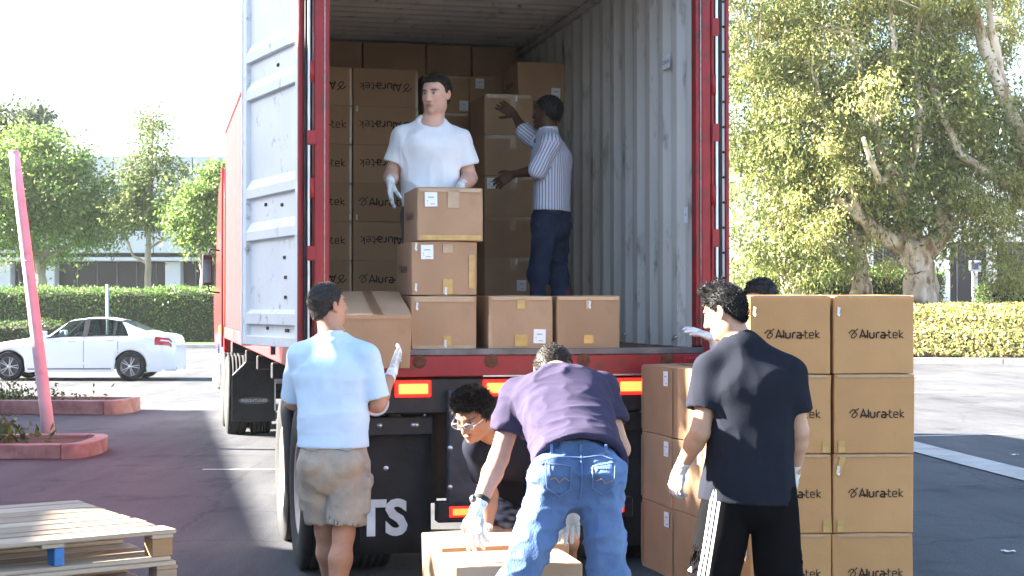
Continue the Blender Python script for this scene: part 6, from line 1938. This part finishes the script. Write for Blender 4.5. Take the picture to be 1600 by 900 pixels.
# ------------------------------------------------------------------ crouching man in glasses
pr_ = person('crouching dark-haired man in glasses and navy T-shirt behind the jeans man', (-.05, 7.85, 0))
sh_r, el_r, wr_r = (-.115, -.36, 1.00), (-.06, -.30, .76), (-.08, -.42, .57)       # his right arm, on the viewer's left
sh_l, el_l, wr_l = (.22, -.26, 1.03), (.30, -.25, .78), (.24, -.42, .60)
hc = A3(-.135, -.52, 1.165); hR = frame((-.42, -.72, -.50))
skin = (.31, .165, .105)
tside = nrm((-.33, -.10, 0)); tside = nrm((.95, .25, .1))
body = trunk((.16, .14, .72), (.13, .0, .84), (.05, -.24, .98), (-.02, -.40, 1.07), tside, w=(.16, .15, .17, .07))
body += arm(sh_r, el_r, wr_r) + arm(sh_l, el_l, wr_l) + [(cone((-.03, -.37, 1.06), hc + hR @ A3(0, -.02, -.06), .060, .057), .03)]
body += leg((.06, .14, .70), (-.03, -.09, .50), (.02, .18, .09), foot=(-.3, -1, 0)) + leg((.26, .14, .70), (.33, -.09, .50), (.30, .18, .09), foot=(.2, -1, 0))
make_body(pr_, body, (hc, hR, 1.0, .97), skin, dict(brow=(.012, .009, .008), lips=(.26, .10, .08)), SKIN)
make_hair(pr_, hc, hR, 1.0, HAIRB, [(-.12, -.07), (-.06, -.055), (-.02, -.02), (.01, -.01), (.03, .035), (.05, .066), (.09, .070)], thick=.012, blades=9000, blen=.030, tuft=.003, lift=.22, wide=1.0, spikes=6, rnd=.16)
# glasses
gm = M('glasses_frame', (.75, .77, .8), .2, metal=.9, var=.05)
gl = empty('spectacles', (0, 0, 0), parent=pr_)
hp = lambda x, y, z: hc + hR @ A3(x, y, z)
for s in (-1, 1):
    q = MB(); q.tube([hp(s * .034 + .026 * math.cos(a), .110 - .006 * abs(s * .034 + .026 * math.cos(a)) / .06, .006 + .017 * math.sin(a) * (1 if math.sin(a) > 0 else .85)) for a in np.linspace(0, 2 * math.pi, 21)], [.0022] * 21, n=5, cap=False); q.build('lens_rim', gm, gl)
    q = MB(); q.poly([hp(s * .034 + .0255 * math.cos(a), .109, .006 + .0165 * math.sin(a)) for a in np.linspace(0, 2 * math.pi, 20, endpoint=False)]); q.build('lens', glass_mat('spectacle_lens%d' % s, (.6, .65, .7), .88), gl)
    q = MB(); q.tube([hp(s * .060, .106, .010), hp(s * .074, .07, .010), hp(s * .080, .0, .006)], [.0022] * 3, n=5); q.build('temple_arm', gm, gl)
q = MB(); q.tube([hp(-.008, .110, .010), hp(0, .112, .013), hp(.008, .110, .010)], [.0022] * 3, n=5); q.build('bridge', gm, gl)
NAVY = cloth('tee_navy', (.014, .016, .026), bscale=200)
shirt = [ec((.15, .10, .74), (.13, .0, .85), (.180, .135), (.172, .128), tside, flata=True), ec((.13, .0, .85), (.05, -.24, .98), (.172, .128), (.195, .135), tside), ec((.05, -.24, .98), (-.02, -.385, 1.06), (.195, .13), (.085, .075), tside),
         ]
sa, ca = sleeve((.0, -.33, 1.04), sh_r, el_r, .65); sb, cb = sleeve((.10, -.29, 1.05), sh_l, el_l, .65); shirt += sa + sb
garment('shirt', shirt, [ca, cb, cone((-.02, -.37, 1.05), hc, .062, .062)], NAVY, pr_, amp=.010, freq=9, seed=6.)
PLAID = M('plaid', (.07, .075, .10), .9, var=.9, vscale=22, stretch=(1, 1, 2), detail=0)
garment('shorts', [ec((.16, .16, .80), (.16, .14, .70), (.172, .14), (.18, .15), tside), cone((.06, .14, .70), (-.02, -.05, .53), .10, .085, True), cone((.26, .14, .70), (.32, -.05, .53), .10, .085, True)], [], PLAID, pr_, amp=.01, seed=8.)
glove(pr_, wr_r, (-.05, -.25, -.95), (.9, -.3, 0), False, GLOVEG, CUFF, A3(*wr_r) - A3(*el_r), curl=(.2, .3, .2))
glove(pr_, wr_l, (-.05, -.25, -.95), (-.9, -.3, 0), True, GLOVEG, CUFF, A3(*wr_l) - A3(*el_l), curl=(.2, .3, .2))
for a, f in (((.02, .18, .09), (-.2, -1, 0)), ((.30, .18, .09), (.2, -1, 0))): shoe(pr_, a, f, SHOEB, SOLE)

# ------------------------------------------------------------------ man in jeans, bending over the cartons
pr_ = person('man in purple T-shirt and faded blue jeans bending over a carton', (.26, 6.35, 0))
tside = nrm((.98, .10, .06))
sh_l, el_l, wr_l = (-.235, .42, 1.285), (-.318, .37, 1.02), (-.415, .27, .80)
sh_r, el_r, wr_r = (.135, .46, 1.315), (.212, .37, 1.06), (.0, .30, .835)
pelv, wst, cst, nk = (.01, .03, .99), (0, .12, 1.10), (-.045, .38, 1.29), (-.06, .52, 1.37)
hc = A3(-.075, .69, 1.375); hR = frame((-.08, .62, -.78), (0, .78, .62))
skin = (.50, .27, .185)
body = trunk(pelv, wst, cst, nk, tside, w=(.16, .15, .18, .075), d=(.12, .105, .12, .07))
body += arm(sh_l, el_l, wr_l, (.052, .043, .045, .028)) + arm(sh_r, el_r, wr_r, (.052, .043, .045, .028)) + [(cone(A3(-.06, .50, 1.36), hc + hR @ A3(0, -.02, -.06), .064, .06), .03)]
lk, rk, la, ra_ = (-.25, -.01, .53), (.14, -.02, .53), (-.29, .06, .09), (.135, .06, .09)
body += leg((-.09, .0, .95), lk, la) + leg((.10, .0, .95), rk, ra_)
make_body(pr_, body, (hc, hR, .98, 1.), skin, dict(), SKIN)
make_hair(pr_, hc, hR, .98, HAIRD, [(-.12, -.075), (-.06, -.05), (-.02, -.012), (.01, .0), (.03, .045), (.09, .075)], thick=.013, blades=4500, blen=.012, tuft=.002, nape=-.07)
PURP = cloth('tee_purple', (.048, .040, .072), var=.14, vscale=7, bscale=200)
shirt = [ec((.018, -.045, 1.035), (0, .11, 1.13), (.200, .160), (.188, .140), tside, flata=True), ec((0, .11, 1.125), (-.045, .38, 1.29), (.185, .132), (.215, .138), tside), ec((-.045, .38, 1.29), (-.06, .505, 1.36), (.215, .13), (.10, .08), tside),
         ]
sa, ca = sleeve((-.13, .45, 1.31), sh_l, el_l, .60, .076, .080, .07); sb, cb = sleeve((.03, .47, 1.325), sh_r, el_r, .58, .076, .078, .07); shirt += sa + sb
garment('shirt', shirt, [ca, cb, cone(A3(-.06, .50, 1.36), hc, .066, .066), ec((.02, -.12, .99), (.015, -.01, 1.05), (.180, .138), (.172, .125), tside)], PURP, pr_, h=.0075, amp=.017, freq=8.5, stretch=(.7, 1.3, 1.3), seed=12., sharp=2.2)
JEANS = cloth('jeans_faded', (.095, .155, .30), var=.25, vscale=5, bscale=220, bump=.4, dark=(.20, .28, .43), dscale=3, dlow=.45, dhigh=.75, stretch=(1, 1, .5))
hl_, hr_ = A3(-.085, .0, .93), A3(.10, .0, .93)
jeans = [ec((.01, .055, 1.10), (.01, .02, .98), (.170, .130), (.186, .155), tside, flata=True), ell((-.085, -.05, 1.0), (.105, .115, .11)), ell((.105, -.05, 1.0), (.105, .115, .11)),
         ec(hl_, A3(*lk), (.098, .118), (.078, .086), X1), ec(A3(*lk), A3(-.292, .06, .05), (.082, .088), (.078, .084), X1, flat=True), ec(hr_, A3(*rk), (.098, .118), (.076, .086), X1), ec(A3(*rk), A3(.138, .06, .05), (.080, .088), (.078, .084), X1, flat=True)]
jo = garment('jeans', jeans, [], JEANS, pr_, h=.0075, k=.035, amp=.026, freq=8., stretch=(1, 1, 1.5), seed=3., sharp=2.6)
# stitched pockets, seam, label and belt loops laid on the cloth
JV = np.empty(len(jo.data.vertices) * 3, np.float32); jo.data.vertices.foreach_get('co', JV); JV = JV.reshape(-1, 3)
def on_back(V, x, z):
    """Nearest cloth point facing the viewer at x, z."""
    m = (np.abs(V[:, 0] - x) < .012) & (np.abs(V[:, 2] - z) < .012)
    return A3(x, V[m][:, 1].min() - .004 if m.any() else -.15, z)
STITCH = M('stitch', (.30, .20, .11), .9, var=.2)
JSEAM = M('denim_seam', (.10, .16, .30), .9, var=.2)
for (pts, nm, mt, r) in (([(-.125, 1.055), (-.02, 1.04), (-.025, .945), (-.07, .915), (-.12, .955), (-.125, 1.055)], 'pocket_stitching', JSEAM, .0026), ([(.065, 1.04), (.155, 1.055), (.15, .96), (.11, .92), (.065, .95), (.065, 1.04)], 'pocket_stitching', JSEAM, .0026),
                         ([(-.115, .985), (-.085, .995), (-.07, .975), (-.05, .995), (-.03, .98)], 'pocket_arc', STITCH, .002), ([(.075, .98), (.10, .99), (.115, .97), (.145, .985)], 'pocket_arc', STITCH, .002),
                         ([(.02, 1.09), (.022, 1.02), (.02, .95), (.015, .90)], 'seat_seam', JSEAM, .003), ([(-.16, 1.055), (-.08, 1.078), (.02, 1.072), (.10, 1.082), (.17, 1.06)], 'yoke_seam', JSEAM, .0025)):
    dense = []
    for a, b in zip(pts[:-1], pts[1:]):
        for f in np.linspace(0, 1, 6)[:-1]: dense.append((a[0] + (b[0] - a[0]) * f, a[1] + (b[1] - a[1]) * f))
    dense.append(pts[-1])
    P3 = [on_back(JV, *d_) for d_ in dense]
    q = MB(); q.tube(P3, [r] * len(P3), n=5); q.build(nm, mt, jo)
for x in (-.10, .02, .12):
    p = on_back(JV, x, 1.10); q = MB(); q.box((p[0] - .006, p[1] - .004, 1.085), (p[0] + .006, p[1] + .012, 1.125)); q.build('belt_loop', JSEAM, jo, bevel=.002)
glove(pr_, wr_l, (-.03, -.12, -.98), (.55, .75, -.2), True, GLOVEG, CUFF, A3(*wr_l) - A3(*el_l), curl=(.18, .25, .2), spread=.14, thumb=(1.0, .1), curls=[(.10, .2, .15), (.15, .25, .2), (.3, .4, .3), (.4, .5, .3)])
glove(pr_, wr_r, (-.10, .06, -.98), (.05, -.98, -.1), False, GLOVEG, CUFF, A3(*wr_r) - A3(*el_r), curl=(.15, .2, .2), spread=.10, thumb=(.7, .3))
# wristwatch on the left wrist
wd = nrm(A3(*wr_l) - A3(*el_l)); wp = A3(*wr_l) - wd * .062
wt = empty('wristwatch', tuple(wp), parent=pr_)
Rq = np.array(Vector(wd).to_track_quat('Z', 'Y').to_matrix())
q = MB(); q.lathe([(.034, -.011), (.038, -.009), (.038, .009), (.034, .011)], axis='z', n=20); st = q.build('strap', RUBBER, wt); st.matrix_local = Matrix(Rq).to_4x4()
q = MB(); q.lathe([(0, .009), (.015, .009), (.019, .004), (.019, -.004)], axis='y', n=16); st = q.build('watch_case', STEEL, wt); st.location = A3(-.036, -.012, 0); st.rotation_euler = (0, 0, R(70))
for a in (la, ra_): shoe(pr_, a, (0, 1, 0), SHOEB, SOLE)

# ------------------------------------------------------------------ man in the dark T-shirt and striped black shorts
pr_ = person('spiky-haired man in dark T-shirt and black shorts with three white stripes', (1.074, 7.05, 0))
tside = nrm((.97, .24, 0)); tside = nrm((.98, -.10, 0))
sh_l, el_l, wr_l = (-.155, .02, 1.395), (-.215, -.03, 1.11), (-.292, .10, .925)
sh_r, el_r, wr_r = (.198, .0, 1.375), (.243, .01, 1.11), (.236, .10, .90)
hc = A3(-.088, .06, 1.655); hR = frame((-.80, .46, -.38))
skin = (.50, .285, .185)
body = trunk((.02, 0, .88), (.02, 0, 1.05), (.02, .01, 1.31), (-.015, .02, 1.51), tside, w=(.165, .15, .18, .075))
body += arm(sh_l, el_l, wr_l, (.055, .044, .045, .028)) + arm(sh_r, el_r, wr_r, (.055, .044, .045, .028)) + [(cone((-.02, .02, 1.45), hc + A3(.035, 0, -.065), .068, .062), .03)]
lk, rk = (-.15, .02, .47), (.145, .0, .47)
body += leg((-.08, 0, .86), lk, (-.17, .02, .09)) + leg((.115, 0, .86), rk, (.155, .02, .09))
make_body(pr_, body, (hc, hR, 1.0, 1.0), skin, dict(brow=(.012, .01, .009), flush=.12), SKIN)
make_hair(pr_, hc, hR, 1.0, HAIRB, [(-.12, -.085), (-.07, -.075), (-.04, -.03), (-.02, .0), (.005, .005), (.02, .02), (.045, .055), (.09, .068)], thick=.004, spikes=34, blades=9000, blen=.017, tuft=.001, lift=.30, nape=-.085, rnd=.16)
DTEE = cloth('tee_charcoal', (.015, .017, .025), var=.12, bscale=200)
shirt = [ec((.005, 0, .79), (.02, 0, 1.05), (.226, .158), (.197, .132), tside, flata=True), ec((.02, 0, 1.05), (.02, .01, 1.32), (.195, .130), (.222, .142), tside), ec((.02, .01, 1.32), (-.012, .02, 1.495), (.222, .138), (.095, .085), tside),
         ]
sa, ca = sleeve((-.065, .02, 1.485), sh_l, el_l, .66, .076, .082, .055); sb, cb = sleeve((.06, .01, 1.475), sh_r, el_r, .66, .076, .078, .055); shirt += sa + sb
garment('shirt', shirt, [ca, cb, cone((-.02, .02, 1.46), hc + A3(.03, 0, -.05), .063, .060), ec((.005, 0, .74), (.005, 0, .82), (.206, .138), (.196, .128), tside)], DTEE, pr_, h=.0075, amp=.017, freq=7, stretch=(1, 1, .5), seed=15.)
SHORTB = attr_stripe_mat('shorts_black', (.006, .006, .007), (.80, .80, .82), .022, .0125, lo=-.0280, hi=.0280)
sl, sr = A3(-.155, .0, .435), A3(.15, .0, .44)
SHP = []
def sh_post(me, V):
    # signed distance from the side seam, measured along the cloth
    t = np.clip((.90 - V[:, 2]) / .5, 0, 1); cx_ = -.075 + (-.155 + .075) * t; ang = np.arctan2(-(V[:, 1]), -(V[:, 0] - cx_))
    st = (ang - .98) * .125
    set_float(me, 'st', np.where((V[:, 0] < .0) & (np.abs(ang) < 1.6), st, 9.))
    m_ = np.nonzero((V[:, 0] < 0) & (np.abs(ang - .42) < .06) & (np.abs(V[:, 2] - .49) < .008))[0]; SHP.append(V[m_].mean(0) if len(m_) else A3(-.26, -.05, .49))
garment('shorts', [ec((.02, 0, .90), (.02, 0, .80), (.175, .130), (.195, .142), tside), ec((-.075, 0, .84), sl, (.118, .122), (.120, .118), X1, flat=True), ec((.12, 0, .84), sr, (.110, .122), (.112, .118), X1, flat=True)],
        [ec(sl - A3(0, 0, .03), sl + A3(0, 0, .10), (.108, .108), (.10, .10), X1), ec(sr - A3(0, 0, .03), sr + A3(0, 0, .10), (.10, .108), (.10, .10), X1)], SHORTB, pr_, h=.0075, k=.02, amp=.012, freq=6, stretch=(1, 1, .5), seed=19., post=sh_post)
# small three-bar triangle mark near the hem
q = MB(); 
for k_, (w0, h0) in enumerate(((.008, .012), (.008, .02), (.008, .028))):
    x = -.014 + k_ * .0115; q.poly([(x, 0, 0), (x + w0, 0, 0), (x + w0, 0, h0 + .004), (x, 0, h0)])
lm = q.build('brand_mark', M('white_print', (.8, .8, .8), .7, var=.03), pr_); lm.scale = (.8, .8, .8); lm.location = SHP[0] + A3(-.016, -.010, -.012); lm.rotation_euler = (0, 0, R(-58)); lm['kind'] = 'stuff'
g_ = glove(pr_, wr_l, (-.25, .15, -.95), (.75, .65, -.1), True, GLOVEW, CUFF, A3(*wr_l) - A3(*el_l), curl=(.55, .65, .4), spread=.05, thumb=(.7, .6), th_curl=.4)
glove(pr_, wr_r, (-.05, .15, -.98), (-.85, .45, 0), False, GLOVEW, CUFF, A3(*wr_r) - A3(*el_r), curl=(.45, .55, .4), thumb=(.6, .5))
for a in ((-.17, .02, .09), (.155, .02, .09)): shoe(pr_, a, (0, 1, 0), SHOEB, SOLE)

# ------------------------------------------------------------------ man hidden behind the tall carton load: head and one glove show
pr_ = person('man mostly hidden behind the tall carton load, dark hair and a raised glove showing', (1.50, 9.12, 0))
sh_l, el_l, wr_l = (-.18, -.02, 1.44), (-.26, -.14, 1.25), (-.335, -.22, 1.50)
sh_r, el_r, wr_r = (.20, .02, 1.47), (.26, .0, 1.17), (.22, -.12, .95)
hc = A3(-.03, -.02, 1.715); hR = frame((-.75, -.60, -.2))
skin = (.32, .17, .11)
body = trunk((0, 0, .92), (0, 0, 1.08), (0, 0, 1.34), (-.01, 0, 1.54), X1) + arm(sh_l, el_l, wr_l) + arm(sh_r, el_r, wr_r) + [(cone((-.01, 0, 1.48), hc + A3(.01, .01, -.06), .062, .058), .03)]
body += leg((-.09, 0, .90), (-.10, 0, .5), (-.10, 0, .09)) + leg((.09, 0, .90), (.10, 0, .5), (.10, 0, .09))
make_body(pr_, body, (hc, hR, 1.0, 1.0), skin, dict(), SKIN)
make_hair(pr_, hc, hR, 1.0, HAIRB, [(-.12, -.07), (-.06, -.05), (-.02, -.01), (.01, .0), (.03, .045), (.09, .075)], thick=.014, blades=2500, blen=.014, tuft=.005)
garment('shirt', [ec((0, 0, .90), (0, 0, 1.10), (.185, .13), (.18, .125), X1, flata=True), ec((0, 0, 1.10), (0, 0, 1.35), (.18, .125), (.205, .135), X1), ec((0, 0, 1.35), (-.01, 0, 1.52), (.205, .13), (.09, .08), X1), cone(A3(*sh_l), A3(*el_l), .078, .068, True), cone(A3(*sh_r), A3(*sh_r) * .4 + A3(*el_r) * .6, .078, .068, True)], [cone((-.01, 0, 1.5), hc, .064, .064)], NAVY, pr_, h=.012, amp=.01, seed=5.)
garment('trousers', [ec((0, 0, .98), (0, 0, .84), (.172, .125), (.185, .13), X1), cone((-.09, 0, .84), (-.10, 0, .5), .098, .078), cone((-.10, 0, .5), (-.10, 0, .04), .078, .07, True), cone((.09, 0, .84), (.10, 0, .5), .098, .078), cone((.10, 0, .5), (.10, 0, .04), .078, .07, True)], [], GREYP, pr_, h=.012, amp=.01, seed=3.)
glove(pr_, wr_l, (-.92, -.1, .38), (.3, .3, -.9), True, GLOVEW, CUFF, A3(*wr_l) - A3(*el_l), curl=(.15, .2, .15), spread=.16, thumb=(.7, .3))
glove(pr_, wr_r, (0, -.3, -.95), (-.9, 0, 0), False, GLOVEW, CUFF, A3(*wr_r) - A3(*el_r))
for a in ((-.10, 0, .09), (.10, 0, .09)): shoe(pr_, a, (-.3, -1, 0), SHOEB, SOLE)
# ------------------------------------------------------------------ haze over the yard
hz = MB(); hz.box((-75, -30, -1), (75, 135, 16))
hm = bpy.data.materials.new('haze'); hm.use_nodes = True
ht = hm.node_tree; ht.nodes.remove(ht.nodes['Principled BSDF'])
hv = ht.nodes.new('ShaderNodeVolumePrincipled'); hv.inputs['Color'].default_value = (.95, .97, 1, 1); hv.inputs['Density'].default_value = .00018; hv.inputs['Anisotropy'].default_value = .3
ht.links.new(hv.outputs[0], ht.nodes['Material Output'].inputs['Volume'])
tag(hz.build('haze', hm), 'thin bright haze in the morning air', None, None, 'stuff')
